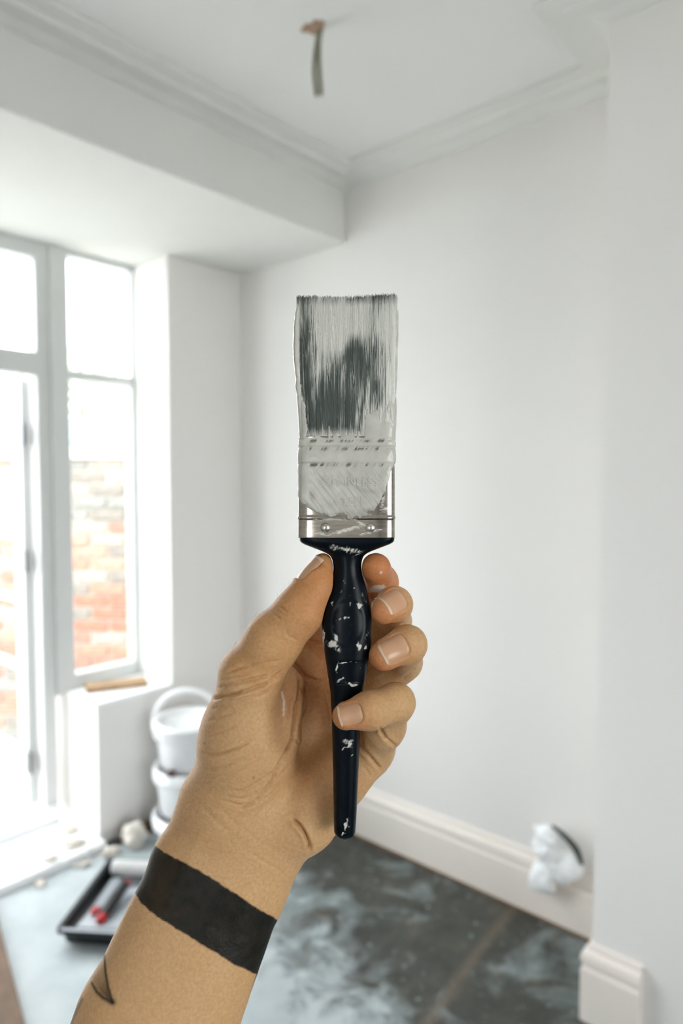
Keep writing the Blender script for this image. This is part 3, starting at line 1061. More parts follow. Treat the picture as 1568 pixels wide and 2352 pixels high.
# even spread along the wide faces
xs = rng.uniform(-1, 1, n)
side = np.where(front_m, 1, np.where(rng.uniform(size=n) < 0.6, -1, 0))
inner = np.where(side == 0, rng.uniform(-1, 1, n), 0)
Vs, Cs = [], []
root_y = rng.uniform(1000, 1012, n)
tip_y = 690 + rng.normal(0, 2.6, n) - 3 * (rng.uniform(size=n) < 0.05) + 3.5 * np.cos(xs * 2.2 + 0.4) - 1.5
clump = vnoise(np.stack([xs * 7, np.zeros(n), np.zeros(n)], 1), 5)
lean = rng.normal(-0.01, 0.015, n) - 0.05 * clump + np.where(rng.uniform(size=n) < 0.16, rng.normal(-0.07, 0.09, n), 0)
tt = np.linspace(0, 1, nseg)
ctr = np.zeros((n, nseg, 3))
for j, u in enumerate(tt):
    y = root_y * (1 - u) + tip_y * u
    cx, hw, dep = head(y)
    xx = np.clip(xs + lean * (u - 0.35) * 1.6, -1.02, 1.03)
    e = 7.0
    zf = dep * np.maximum(0, 1 - np.abs(np.clip(xx, -0.999, 0.999)) ** e) ** (1 / e)
    z = np.where(side == 0, inner * zf * 0.95, side * (zf + 0.02 + 0.12 * np.abs(np.sin(xs * 917))))
    z = z + 0.25 * np.sin(u * 3 + xs * 40) * (u > 0) * 0.3
    ctr[:, j, 0] = (cx - 784) * S + xx * hw * S
    ctr[:, j, 1] = -(y - 1176) * S
    ctr[:, j, 2] = z
rad = rng.uniform(0.075, 0.125, n)
ring = []
for k in range(3):
    a = 2 * np.pi * k / 3 + 0.5
    r_ = rad[:, None] * np.linspace(1, 0.55, nseg)[None]
    q = ctr.copy()
    q[:, :, 0] += r_ * math.cos(a)
    q[:, :, 2] += r_ * math.sin(a)
    ring.append(q)
VV = np.stack(ring, 2)                        # n, nseg, 3, 3
px, py = topx(ctr.reshape(-1, 3))
film = blob(px, py, 782, 745, 44, 50, -10) + blob(px, py, 752, 800, 18, 30, -15) + blob(px, py, 895, 740, 22, 50)
amt = load(px, py) + np.repeat(rng.normal(0, 0.24, n), nseg) * (1 - 0.7 * np.clip(film, 0, 1)) + 0.30 * fbm(np.stack([(px + 0.15 * py) / 9, py / 50, np.zeros_like(px)], 1), 3, 8)
amt = sstep(amt, 0.30, 0.72).reshape(n, nseg)
mixb = rng.uniform(size=(n, 1, 1))
bare = BARE * (1 - mixb) + BARE2 * mixb
cc = bare * (1 - amt[:, :, None]) + PA * amt[:, :, None]
cc = np.repeat(cc[:, :, None, :], 3, 2)
base = (np.arange(n) * nseg * 3)[:, None, None]
jj = (np.arange(nseg - 1) * 3)[None, :, None]
kk = np.arange(3)[None, None]
k2 = (kk + 1) % 3
Q = np.stack([base + jj + kk, base + jj + k2, base + jj + 3 + k2, base + jj + 3 + kk], -1).reshape(-1, 4)
fb = npmesh('bristles', VV.reshape(-1, 3) * MM, Q, M['bristle'], brush, True, {'tint': cc.reshape(-1, 3)})
tag(fb, kind='stuff')

# ---- thick paint lying over ferrule and pack, wrapped round the left side
ns_, ny_ = 300, 340
yy = np.linspace(688, 1192, ny_)
fine = np.linspace(-np.pi / 2, 3 * np.pi / 2, 2881)
G = np.zeros((ny_, ns_, 3))
NRM = np.zeros((ny_, ns_, 3))
for r, y in enumerate(yy):
    if y > 1008:
        cx, hw, dep = ferr(np.array([y]))
        e = FE
    else:
        cx, hw, dep = head(np.array([y]))
        e = 7.0
    cx, hw, dep = float(cx[0]), float(hw[0]), float(dep[0])
    # outline from the right flank (a little behind) over the front to the left flank
    x, z, nx, nz = section(np.linspace(-0.35, np.pi + 0.5, 1600), hw * S, dep, e)
    s = np.concatenate([[0], np.cumsum(np.hypot(np.diff(x), np.diff(z)))])
    u = np.linspace(0, s[-1], ns_)
    G[r, :, 0] = np.interp(u, s, x) + (cx - 784) * S
    G[r, :, 1] = -(y - 1176) * S
    G[r, :, 2] = np.interp(u, s, z)
    a, b = np.interp(u, s, nx), np.interp(u, s, nz)
    l_ = np.hypot(a, b)
    NRM[r, :, 0], NRM[r, :, 2] = a / l_, b / l_
P = G.reshape(-1, 3)
px, py = topx(P)
nn = NRM.reshape(-1, 3)
left = sstep(-nn[:, 0], 0.35, 0.8)
right = sstep(nn[:, 0], 0.35, 0.8)
frontf = 1 - np.maximum(left, right)
no = fbm(np.stack([px / 26, py / 26, np.zeros_like(px)], 1), 4, 12)
streak = fbm(np.stack([(px + 0.6 * py) / 7, (py - 0.4 * px) / 60, np.zeros_like(px)], 1), 3, 15)
# ferrule coverage, ragged at its lower rim
low = 1172 + 8 * no + np.interp(px, [690, 705, 730, 800, 860, 885, 905], [-30, -6, 6, 20, 8, -45, -110])
cov = sstep(low - py, -3, 9)
cov = cov * sstep(py, 994, 1003)
gap = np.maximum.reduce([np.exp(-((py - c) / w) ** 2) for c, w in ((1013, 3.5), (1031, 4.5), (1068, 4.5))])
cov = cov - 0.75 * gap * (0.75 + 0.6 * streak) * sstep(px, 702, 712) * sstep(px, 893, 880)
cov = cov - 0.18 * np.clip(streak, 0, 1) * sstep(py, 1080, 1100)
st2 = fbm(np.stack([(px - 0.75 * py) / 3.4, (py + 0.75 * px) / 70, np.zeros_like(px)], 1), 3, 19)
h = 0.34 * cov + 0.08 * no * cov + 0.05 * streak * cov + 0.10 * st2 * cov * sstep(py, 1070, 1090)
# over the pack: only where it lies thick
pk = load(px, py + 16 * no + 14 * vnoise(np.stack([px / 6, py / 200, np.zeros_like(px)], 1), 27)) + 0.2 * no + 0.22 * fbm(np.stack([px / 5, py / 50, np.zeros_like(px)], 1), 3, 22)
pk = sstep(pk, 0.92, 1.12) * sstep(py, 1016, 1000) * sstep(py, 900, 950)
h = np.where(py < 1006, 0.40 * pk + 0.08 * no * pk, h)
cv = np.where(py < 1006, pk, cov)
# bead running down the left side, thinner on the right
lb = left * sstep(py, 690, 712) * sstep(1145 + 10 * no, py - 8, py + 14) if False else left * sstep(py, 690, 712) * (1 - sstep(py + 12 * no, 1130, 1152))
prof = np.interp(py, [690, 720, 760, 800, 830, 870, 890, 905, 930, 960, 1005, 1040, 1100, 1150], [0.3, 1.0, 2.0, 2.3, 2.1, 1.5, 1.9, 1.1, 1.0, 0.8, 0.5, 0.45, 0.4, 0.3])
hl = lb * (prof + 0.25 * no)
wlim = np.interp(py, [850, 900, 940, 1000, 1100], [688, 694, 703, 707, 712]) + 4 * no + 3 * streak
wide = sstep(px, wlim + 3, wlim - 3) * frontf * sstep(py, 840, 880) * (1 - sstep(py + 12 * no, 1140, 1165))
h = np.maximum(h, hl)
h = np.maximum(h, 0.5 * wide + 0.1 * no * wide)
cv = np.maximum.reduce([cv, lb, wide])
rb = right * (1 - sstep(py + 20 * no, 1050, 1090)) * sstep(py, 692, 740)
h = np.maximum(h, rb * (0.28 + 0.14 * no))
cv = np.maximum(cv, rb * 0.8)
# lower smear of thinned paint between the rivets is on the steel itself
off = np.where(cv > 0.35, np.maximum(h, 0.04), -0.25)
P = P + nn * off[:, None]
idx = np.arange(ny_ * ns_).reshape(ny_, ns_)
Q = np.stack([idx[:-1, :-1], idx[:-1, 1:], idx[1:, 1:], idx[1:, :-1]], -1).reshape(-1, 4)
keep = cv[Q].max(1) > 0.35
Q = Q[keep]
used = np.unique(Q)
remap = np.zeros(len(P), dtype=int)
remap[used] = np.arange(len(used))
thin = np.where(py > 1040, np.clip(0.55 * np.clip(st2 - 0.1, 0, 1) * sstep(py, 1070, 1095) + 1.3 * gap * np.clip(0.35 + 0.9 * streak, 0, 1) * sstep(px, 702, 712) * sstep(px, 893, 880) + 0.5 * sstep(py - low, -16, -2) + 0.35 * blob(px, py, 850, 1128, 26, 5, 10) + 0.5 * blob(px, py, 716, 1140, 8, 14, -30), 0, 1), 1.2 * gap * np.clip(0.35 + 0.9 * streak, 0, 1) * sstep(px, 702, 712) * sstep(px, 893, 880)) * (1 - np.maximum(lb, wide))
pc = npmesh('paint_coat', P[used] * MM, remap[Q], M['paint'], brush, True)
a_ = pc.data.attributes.new('thin', 'FLOAT', 'POINT')
a_.data.foreach_set('value', thin[used].astype(np.float32))

# ================================================================== the hand
def prim(a, b, r1, r2, k=None):
    return (L(*a), L(*b), float(r1), float(r2))


GROUPS = {}
GROUPS['palm'] = (9.0, [
    prim((548, 1935, -28), (690, 1500, -49), 13, 11.5),
    prim((585, 1935, -30), (742, 1552, -54), 13, 11.5),
    prim((628, 1930, -30), (797, 1650, -50), 13, 11.5),
    prim((698, 1872, -22), (840, 1712, -31), 17.0, 13.5),        # hypothenar
    prim((578, 1552, -8), (574, 1690, -17), 14.0, 21.5),         # thenar
    prim((574, 1690, -17), (548, 1830, -24), 21.5, 23.0),
    prim((612, 1590, -18), (690, 1528, -40), 9.5, 8.0),          # web
])
GROUPS['flap'] = (5.0, [                                         # loose fold of skin below the web
    prim((657, 1516, -19), (672, 1560, -20), 2.5, 4.2),
    prim((672, 1560, -20), (675, 1620, -20), 4.2, 4.6),
    prim((675, 1620, -20), (664, 1690, -20), 4.6, 4.0),
    prim((664, 1690, -20), (636, 1752, -17), 4.0, 3.0),
])
GROUPS['thumb'] = (7.0, [
    prim((578, 1552, -8), (628, 1470, -2), 14.0, 11.2),
    prim((628, 1470, -2), (688, 1404, 1), 11.2, 9.6),
    prim((688, 1404, 1), (724, 1345, 1), 9.6, 7.2),
    prim((724, 1345, 1), (741, 1295, 0), 7.2, 4.6),
])
GROUPS['index'] = (5.0, [
    prim((770, 1460, -48), (872, 1420, -42), 9.0, 8.0),
    prim((690, 1500, -47), (878, 1372, -42), 10.5, 8.4),
    prim((878, 1372, -42), (872, 1338, -18), 8.4, 7.6),
    prim((872, 1338, -18), (863, 1304, 1), 7.6, 6.5),
])
GROUPS['middle'] = (4.0, [
    prim((806, 1522, -46), (884, 1500, -36), 9.0, 8.5),
    prim((742, 1552, -50), (902, 1428, -32), 10.5, 8.3),
    prim((902, 1428, -32), (906, 1388, -6), 8.3, 7.3),
    prim((906, 1388, -6), (880, 1402, 2), 7.3, 6.1),
])
GROUPS['ring'] = (4.5, [
    prim((797, 1650, -48), (926, 1520, -26), 10.5, 8.2),
    prim((926, 1520, -26), (936, 1480, 0), 8.2, 7.6),
    prim((936, 1480, 0), (881, 1506, 5), 7.6, 6.5),
])
GROUPS['pinky'] = (4.5, [
    prim((848, 1722, -30), (880, 1668, -12), 11.0, 9.4),
    prim((880, 1668, -12), (908, 1614, 3), 9.4, 7.7),
    prim((908, 1614, 3), (850, 1632, 13), 7.7, 7.3),
    prim((850, 1632, 13), (794, 1645, 14), 7.3, 5.7),
])
# fore-arm: oval in section, narrower from palm to back
FA = [(L(556, 1880, -26), 29.5, 18.0), (L(504, 2010, -22), 32.2, 19.5), (L(361, 2352, -8), 35.3, 25.0), (np.array([-150., -387., 29.]), 42.0, 35.0)]
FAX = (FA[3][0] - FA[1][0]) / np.linalg.norm(FA[3][0] - FA[1][0])
FSIDE = np.cross(FAX, np.array([0, 0, 1.0]))
FSIDE /= np.linalg.norm(FSIDE)
FDEP = np.cross(FSIDE, FAX)


def cone(P, pr):
    a, b, r1, r2 = pr
    ba = b - a
    pa = P - a
    h = np.clip(pa @ ba / (ba @ ba), 0, 1)
    q = pa - h[:, None] * ba
    return np.sqrt(np.einsum('ij,ij->i', q, q)) - (r1 + (r2 - r1) * h)


def smin(a, b, k):
    h = np.clip(0.5 + 0.5 * (b - a) / k, 0, 1)
    return b * (1 - h) + a * h - k * h * (1 - h)


def forearm(P):
    d = None
    for (a, w1, d1), (b, w2, d2) in zip(FA[:-1], FA[1:]):
        ba = b - a
        pa = P - a
        h = np.clip(pa @ ba / (ba @ ba), 0, 1)
        q = pa - h[:, None] * ba
        w = w1 + (w2 - w1) * h
        dd = d1 + (d2 - d1) * h
        s, t_, u = q @ FSIDE, q @ FDEP, q @ FAX
        g = np.sqrt((s / w) ** 2 + (t_ / dd) ** 2 + (u / dd) ** 2) + 1e-9
        g2 = np.sqrt((s / w ** 2) ** 2 + (t_ / dd ** 2) ** 2 + (u / dd ** 2) ** 2) + 1e-9
        e = g * (g - 1) / g2
        d = e if d is None else smin(d, e, 6.0)
    return d


def groups(P, cull=False):
    out = {}
    if cull:
        lo_, hi_ = P.min(0), P.max(0)
        mid_ = ((lo_ + hi_) / 2)[None]
        rad_ = np.linalg.norm(hi_ - lo_) / 2 + 24.0
    for n, (k, prs) in GROUPS.items():
        d = None
        for pr in prs:
            if cull and cone(mid_, pr)[0] > rad_:
                continue
            e = cone(P, pr)
            d = e if d is None else smin(d, e, k)
        out[n] = np.full(len(P), 24.0) if d is None else d
    out['arm'] = np.full(len(P), 24.0) if cull and forearm(mid_)[0] > rad_ * 1.5 else forearm(P)
    return out


HOL = (L(731, 1626, 0), np.array([20.0, 31.0, 35.0]))


def hollow(P):
    q = (P - HOL[0]) / HOL[1]
    return (np.sqrt(np.einsum('ij,ij->i', q, q)) - 1) * 20.0


# the handle dents the skin that presses on it
HKA = np.array(HK)


def handle_sd(P):
    px, py = topx(P)
    cx = np.interp(py, HKA[:, 0], HKA[:, 1])
    hw = np.interp(py, HKA[:, 0], HKA[:, 2]) * S
    dp = np.interp(py, HKA[:, 0], HKA[:, 3])
    x = P[:, 0] - (cx - 784) * S
    y0 = np.interp(py, [1225, 1233, 1926, 1935], [-1, 1, 1, -1])
    g = ((np.abs(x) / hw) ** 2.4 + (np.abs(P[:, 2]) / dp) ** 2.4) ** (1 / 2.4)
    d = (g - 1) * np.minimum(hw, dp)
    return np.where((py > 1228) & (py < 1928), d, 50.0)


def sdf(P, cull=False):
    g = groups(P, cull)
    body = smin(g['palm'], g['arm'], 16.0)
    # the cupped palm
    m = -hollow(P)
    h = np.clip(0.5 - 0.5 * (body - m) / 7.0, 0, 1)
    body = body * (1 - h) + m * h + 7.0 * h * (1 - h)
    fing = None
    for n in ('index', 'middle', 'ring', 'pinky'):
        fing = g[n] if fing is None else smin(fing, g[n], 1.0)
    body = smin(body, g['flap'], 5.0)
    body = smin(body, g['thumb'], 5.0)
    d = smin(body, fing, 4.5)
    hd = handle_sd(P)
    # carve the contact (soft)
    k = 0.8
    m = -hd + 0.10
    h = np.clip(0.5 - 0.5 * (d - m) / k, 0, 1)
    return d * (1 - h) + m * h + k * h * (1 - h)


def mesh_sdf(lo, hi, vox, nb=16):
    """naive surface nets over the blocks that meet the surface"""
    lo = np.asarray(lo, float)
    N = np.ceil((np.asarray(hi) - lo) / vox / nb).astype(int)
    bs = nb * vox
    gi = np.stack(np.meshgrid(*[np.arange(n) for n in N], indexing='ij'), -1).reshape(-1, 3)
    cen = lo + (gi + 0.5) * bs
    d = np.concatenate([sdf(c) for c in np.array_split(cen, max(1, len(cen) // 60000))])
    act = gi[np.abs(d) < bs * 0.5 * 1.74 * 1.15 + 1.0]
    loc = np.stack(np.meshgrid(*[np.arange(nb + 1)] * 3, indexing='ij'), -1).reshape(-1, 3)
    DIM = N * nb + 2
    keys, verts, quads = [], [], []
    corner = [(i, j, k) for i in (0, 1) for j in (0, 1) for k in (0, 1)]
    edges = [(a, b) for a in range(8) for b in range(a + 1, 8) if sum(abs(np.array(corner[a]) - np.array(corner[b]))) == 1]

    def key(c):
        return (c[:, 0] * DIM[1] + c[:, 1]) * DIM[2] + c[:, 2]
    for g0 in range(len(act)):
        gs = act[g0:g0 + 1]
        org = gs * nb
        pts = (org[:, None] + loc[None]).reshape(-1, 3)
        val = sdf(lo + pts * vox, True).reshape(len(gs), nb + 1, nb + 1, nb + 1)
        for o, vv in zip(org, val):
            ins = vv < 0
            c8 = [ins[i:i + nb, j:j + nb, k:k + nb] for i, j, k in corner]
            s = sum(c.astype(np.int8) for c in c8)
            cell = np.argwhere((s > 0) & (s < 8))
            if len(cell) == 0:
                continue
            cv = np.stack([vv[cell[:, 0] + i, cell[:, 1] + j, cell[:, 2] + k] for i, j, k in corner], 1)
            acc = np.zeros((len(cell), 3))
            cnt = np.zeros(len(cell))
            for a, b in edges:
                m = (cv[:, a] < 0) != (cv[:, b] < 0)
                t_ = np.where(m, cv[:, a] / np.where(m, cv[:, a] - cv[:, b], 1), 0)
                p = np.array(corner[a])[None] + t_[:, None] * (np.array(corner[b]) - np.array(corner[a]))[None]
                acc += p * m[:, None]
                cnt += m
            verts.append(lo + (o + cell + acc / cnt[:, None]) * vox)
            keys.append(key(cell + o))
            for ax in range(3):
                sl0 = [slice(0, nb)] * 3
                sl1 = [slice(0, nb)] * 3
                sl1[ax] = slice(1, nb + 1)
                A_, B_ = ins[tuple(sl0)], ins[tuple(sl1)]
                e = np.argwhere(A_ != B_)
                if len(e) == 0:
                    continue
                fl = A_[e[:, 0], e[:, 1], e[:, 2]]
                u_, w_ = (ax + 1) % 3, (ax + 2) % 3
                du = np.zeros(3, int)
                du[u_] = 1
                dw = np.zeros(3, int)
                dw[w_] = 1
                c = e + o
                q = np.stack([key(c - du - dw), key(c - dw), key(c), key(c - du)], 1)
                q[~fl] = q[~fl][:, ::-1]
                quads.append(q)
    keys = np.concatenate(keys)
    verts = np.concatenate(verts)
    quads = np.concatenate(quads)
    keys, first = np.unique(keys, return_index=True)
    verts = verts[first]
    ix = np.searchsorted(keys, quads)
    ix = np.clip(ix, 0, len(keys) - 1)
    ok = (keys[ix] == quads).all(1)
    return verts, ix[ok]


def grad(P, f=sdf, e=0.35):
    n = len(P)
    off = np.array([[1, -1, -1], [-1, -1, 1], [-1, 1, -1], [1, 1, 1]], float)
    v = f((P[None] + off[:, None] * e).reshape(-1, 3), True).reshape(4, n)
    g = np.einsum('kn,kj->nj', v, off)
    return g / (np.linalg.norm(g, axis=1)[:, None] + 1e-9)


def chunked(f, P, cell=13.0):
    """evaluate f(points, cull) cell by cell so that far parts can be skipped"""
    c = np.floor(P / cell).astype(np.int64)
    k = (c[:, 0] + 500) * 1000000 + (c[:, 1] + 500) * 1000 + c[:, 2] + 500
    o = np.argsort(k, kind='stable')
    cut = np.flatnonzero(np.diff(k[o])) + 1
    out = None
    for ix in np.split(o, cut):
        r = f(P[ix])
        if out is None:
            out = np.zeros((len(P),) + r.shape[1:])
        out[ix] = r
    return out


VOX = 0.5
HV, HQ = mesh_sdf((-205, -432, -78), (55, -8, 72), VOX)
for _ in range(1):
    g = chunked(grad, HV)
    HV = HV - g * np.clip(chunked(lambda q: sdf(q, True), HV), -0.4, 0.4)[:, None] * 0.9
HN = chunked(grad, HV)
px, py = topx(HV)
gg = {}
gn = list(groups(HV[:1]))
lab = chunked(lambda q: np.argmin(np.stack([v_ for v_ in groups(q, True).values()]), 0), HV).astype(int)
isg = {k_: lab == i for i, k_ in enumerate(gn)}
isg['palm'] |= isg['flap']
facing = HN[:, 2]

# ---- nails: base point, direction, outward normal, length, width
NAILS = {
    'thumb': (L(700, 1342, 2), L(737, 1284, 0), (-0.86, 0.44, 0.27), 13.0, 11.0),
    'index': (L(886, 1338, -26), L(880, 1304, -10), (0.45, 0.30, -0.84), 9.0, 8.0),
    'middle': (L(916, 1377, -4), L(872, 1400, 3), (0.36, 0.42, 0.84), 11.4, 10.6),
    'ring': (L(926, 1481, 2), L(878, 1505, 5), (0.18, 0.36, 0.92), 11.8, 10.8),
    'pinky': (L(828, 1634, 13), L(784, 1645, 14), (0.0, 0.26, 0.97), 9.4, 8.4),
}
NF = {}
for k_, (b, tp_, nrm, ln, wd) in NAILS.items():
    a = tp_ - b
    a /= np.linalg.norm(a)
    nrm = np.array(nrm, float)
    nrm -= a * (nrm @ a)
    nrm /= np.linalg.norm(nrm)
    s = np.cross(a, nrm)
    NF[k_] = (b, a, nrm, s, ln, wd)

disp = np.zeros(len(HV))
# nail beds: sunk bed with a raised fold of skin round it
for k_, (b, a, nrm, s, ln, wd) in NF.items():
    m = isg[k_] & (HN @ nrm > 0.05)
    q = HV[m] - b
    u, v_ = q @ s, q @ a
    # rounded-box distance to the nail outline (positive outside); open at the tip
    dx_ = np.abs(u) - wd / 2
    dy_ = np.maximum(-v_, (v_ - ln))
    rr = 2.6
    ex, ey = np.maximum(dx_ + rr, 0), np.maximum(dy_ + rr, 0)
    dist = np.hypot(ex, ey) + np.minimum(np.maximum(dx_ + rr, dy_ + rr), 0) - rr
    dd = 0.42 * np.exp(-((dist - 0.75) / 0.75) ** 2) * sstep(v_, ln + 0.5, ln - 3) - 0.35 * sstep(dist, 0.1, -0.5)
    disp[m] += dd

# ---- creases: points in px, width px, depth mm
CREASE = [
    ('palm thumb arm', [(484, 1607), (512, 1600), (542, 1594), (573, 1583), (604, 1574), (631, 1558), (642, 1544)], 3.6, 0.75),
    ('palm thumb', [(500, 1580), (542, 1569), (591, 1558), (619, 1549)], 3.2, 0.40),
    ('palm thumb', [(520, 1545), (560, 1530), (610, 1522), (648, 1515)], 4.0, 0.28),
    ('palm thumb', [(505, 1562), (540, 1553), (580, 1545)], 3.0, 0.25),
    ('palm', [(686, 1545), (689, 1586), (679, 1626), (675, 1662), (671, 1693), (656, 1727), (640, 1757), (616, 1809), (591, 1837), (558, 1851), (512, 1840)], 4.2, 0.75),
    ('palm', [(672, 1690), (690, 1712), (680, 1745), (650, 1775), (628, 1795)], 3.5, 0.25),
    ('palm', [(634, 1766), (591, 1800), (555, 1818), (518, 1815)], 3.6, 0.38),
    ('palm', [(458, 1727), (487, 1733), (521, 1727), (552, 1714), (579, 1699)], 3.4, 0.38),
    ('palm', [(476, 1657), (512, 1644), (548, 1632)], 3.4, 0.22),
    ('palm', [(482, 1628), (520, 1622), (560, 1610)], 3.2, 0.20),
    ('palm', [(470, 1690), (510, 1680), (545, 1664)], 3.2, 0.18),
    ('palm', [(472, 1768), (512, 1760), (558, 1742), (600, 1718)], 3.4, 0.24),
    ('palm', [(468, 1790), (512, 1782), (560, 1766)], 3.4, 0.18),
    ('palm', [(740, 1560), (752, 1610), (762, 1660)], 4.5, 0.35),
    ('palm', [(664, 1620), (640, 1690), (610, 1730)], 5.0, 0.15),
    ('palm arm', [(668, 1878), (686, 1895), (702, 1918), (711, 1941), (708, 1956)], 4.0, 1.0),
    ('arm palm', [(575, 1962), (605, 1978), (652, 2006)], 3.4, 0.16),
    ('arm palm', [(500, 1850), (540, 1890), (590, 1930), (640, 1960)], 5.0, 0.08),
    ('arm palm', [(452, 1842), (490, 1880), (530, 1915)], 5.0, 0.08),
    ('palm', [(560, 1853), (590, 1845), (622, 1822)], 3.4, 0.2),
    ('palm', [(520, 1830), (560, 1834), (600, 1818), (630, 1785)], 3.4, 0.2),
    ('palm', [(600, 1745), (560, 1768), (520, 1785), (480, 1800)], 3.6, 0.16),
    ('palm', [(620, 1690), (600, 1725), (570, 1752)], 3.8, 0.14),
    ('palm', [(690, 1560), (697, 1600), (700, 1650)], 4.0, 0.35),
    ('palm', [(545, 1606), (590, 1600), (620, 1590)], 3.4, 0.14),
    ('palm thumb', [(512, 1612), (545, 1610), (580, 1600)], 3.0, 0.16),
    ('palm index', [(658, 1508), (671, 1523), (687, 1538), (702, 1554), (725, 1565), (748, 1560)], 3.6, 0.6),
    ('index palm', [(698, 1464), (716, 1472), (740, 1478)], 3.0, 0.5),
    ('pinky palm', [(872, 1672), (886, 1698), (908, 1716)], 3.4, 0.6),
    ('pinky palm', [(822, 1708), (838, 1726), (856, 1746), (874, 1768)], 3.6, 0.65),
    ('palm', [(836, 1762), (850, 1786)], 3.4, 0.2),
    ('pinky', [(876, 1604), (884, 1622), (882, 1642)], 3.0, 0.12),
    ('pinky', [(868, 1608), (875, 1626), (874, 1642)], 3.0, 0.10),
    ('thumb', [(654, 1446), (664, 1462), (682, 1472)], 3.4, 0.16),
    ('thumb', [(630, 1414), (642, 1425)], 2.6, 0.22), ('thumb', [(645, 1396), (660, 1408)], 2.6, 0.22), ('thumb', [(612, 1428), (622, 1440)], 2.6, 0.16),
    ('ring', [(925, 1560), (955, 1535)], 3.2, 0.2),
    ('middle', [(898, 1437), (925, 1432), (938, 1420)], 2.6, 0.3),
]
wpx = 1.6 * fbm(HV / 4.5, 2, 91)
wpy = 1.6 * fbm(HV / 4.5, 2, 93)
wdep = 1.0 + 0.28 * fbm(HV / 6.0, 2, 95)
for names, pts, wdt, dep in CREASE:
    wdt, dep = wdt * 0.85, dep * 2.5
    m = np.zeros(len(HV), bool)
    for nme in names.split():
        m |= isg[nme]
    m &= (facing > 0.02)
    xs_, ys_ = zip(*pts)
    m &= (px > min(xs_) - 20) & (px < max(xs_) + 20) & (py > min(ys_) - 20) & (py < max(ys_) + 20)
    d_, fr_ = poly_dist(px[m] + wpx[m], py[m] + wpy[m], pts)
    taper = sstep(fr_, 0, 0.12) * sstep(fr_, 1.0, 0.86)
    disp[m] += (-dep * (0.5 * np.exp(-(d_ / wdt) ** 2) + 0.5 * np.exp(-np.abs(d_) / wdt)) + 0.30 * dep * np.exp(-((d_ - 2.6 * wdt) / (1.8 * wdt)) ** 2)) * (0.15 + 0.85 * taper) * np.clip(wdep[m], 0.6, 1.4)
# tendons and veins of the wrist, soft bulges
for pts, wdt, dep in (([(560, 1940), (500, 2060), (440, 2200)], 16, 0.55), ([(610, 1960), (560, 2080), (520, 2180)], 18, 0.5), ([(470, 1900), (420, 2010), (350, 2160)], 14, 0.3)):
    m = (isg['arm'] | isg['palm']) & (facing > 0)
    d_, fr_ = poly_dist(px[m], py[m], pts)
    disp[m] += dep * np.exp(-(d_ / wdt) ** 2) * sstep(fr_, 0, 0.3) * sstep(fr_, 1.0, 0.6)
disp += 0.10 * fbm(HV / 7.0, 3, 31) + 0.028 * fbm(HV / 1.6, 2, 33)
# fine stretched skin lines across the palm
disp += 0.085 * (isg['palm'] * 1.0 + isg['arm'] * 0.4) * fbm(np.stack([(0.92 * HV[:, 0] + 0.38 * HV[:, 1]) / 9, (-0.38 * HV[:, 0] + 0.92 * HV[:, 1]) / 1.5, HV[:, 2] / 9], 1), 2, 37) * (facing > -0.2)
HV2 = HV + HN * disp[:, None]

# ---- colour of the skin, ink and paint
SK = np.array(lin((204, 164, 118)))
SK_RED = np.array(lin((196, 124, 78)))
SK_PALE = np.array(lin((208, 172, 130)))
INK = np.array(lin((12, 18, 16)))
tone = 0.5 + 0.5 * fbm(HV / 16.0, 3, 41)
colr = SK * (1 - 0.35 * tone[:, None]) + SK_PALE * (0.35 * tone[:, None])


def tint(mask, c, amount):
    global colr
    w = np.clip(mask * amount, 0, 1)[:, None]
    colr = colr * (1 - w) + np.asarray(c) * w


# blood shows through finger ends and the hollow of the palm
for k_, tip, rad_ in (('thumb', (738, 1310, 2), 17), ('index', (860, 1312, 2), 20), ('middle', (868, 1412, 4), 13), ('ring', (862, 1518, 6), 13), ('pinky', (786, 1656, 16), 12)):
    d_ = np.linalg.norm(HV - L(*tip), axis=1)
    tint(isg[k_] * np.exp(-(d_ / rad_) ** 2), SK_RED, 0.85)
tint(isg['index'] * 1.0, SK_RED, 0.55)
tint(isg['palm'] * blob(px, py, 715, 1790, 90, 50), SK_RED, 0.18)
tint(isg['palm'] * blob(px, py, 745, 1845, 22, 22), SK_RED, 0.35)
tint((isg['palm'] | isg['index'] | isg['middle'] | isg['ring']) * blob(px, py, 735, 1560, 90, 120), SK_RED, 0.6)
tint(isg['thumb'] * blob(px, py, 725, 1400, 70, 80), SK_RED, 0.5)
tint(isg['thumb'] * 1.0, np.array(lin((200, 146, 92))), 0.4)
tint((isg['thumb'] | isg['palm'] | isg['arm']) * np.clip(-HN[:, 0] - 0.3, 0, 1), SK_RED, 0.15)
tint((fbm(HV / 2.2, 2, 51) > 0.95) * 1.0, SK_RED, 0.25)
for mx_, my_ in ((582, 1786), (469, 1707)):
    tint((facing > 0) * blob(px, py, mx_, my_, 3, 3), np.array(lin((140, 84, 56))), 0.6)

# arm band: bounded by two slanting edges that run on round the back of the arm
nrm_c = 0.923 * px + 0.385 * py
ax_c = -0.385 * px + 0.923 * py


def edge(pts):
    p_ = np.array(pts, float)
    n_ = 0.923 * p_[:, 0] + 0.385 * p_[:, 1]
    a_c = -0.385 * p_[:, 0] + 0.923 * p_[:, 1]
    o_ = np.argsort(n_)
    return n_[o_], a_c[o_]


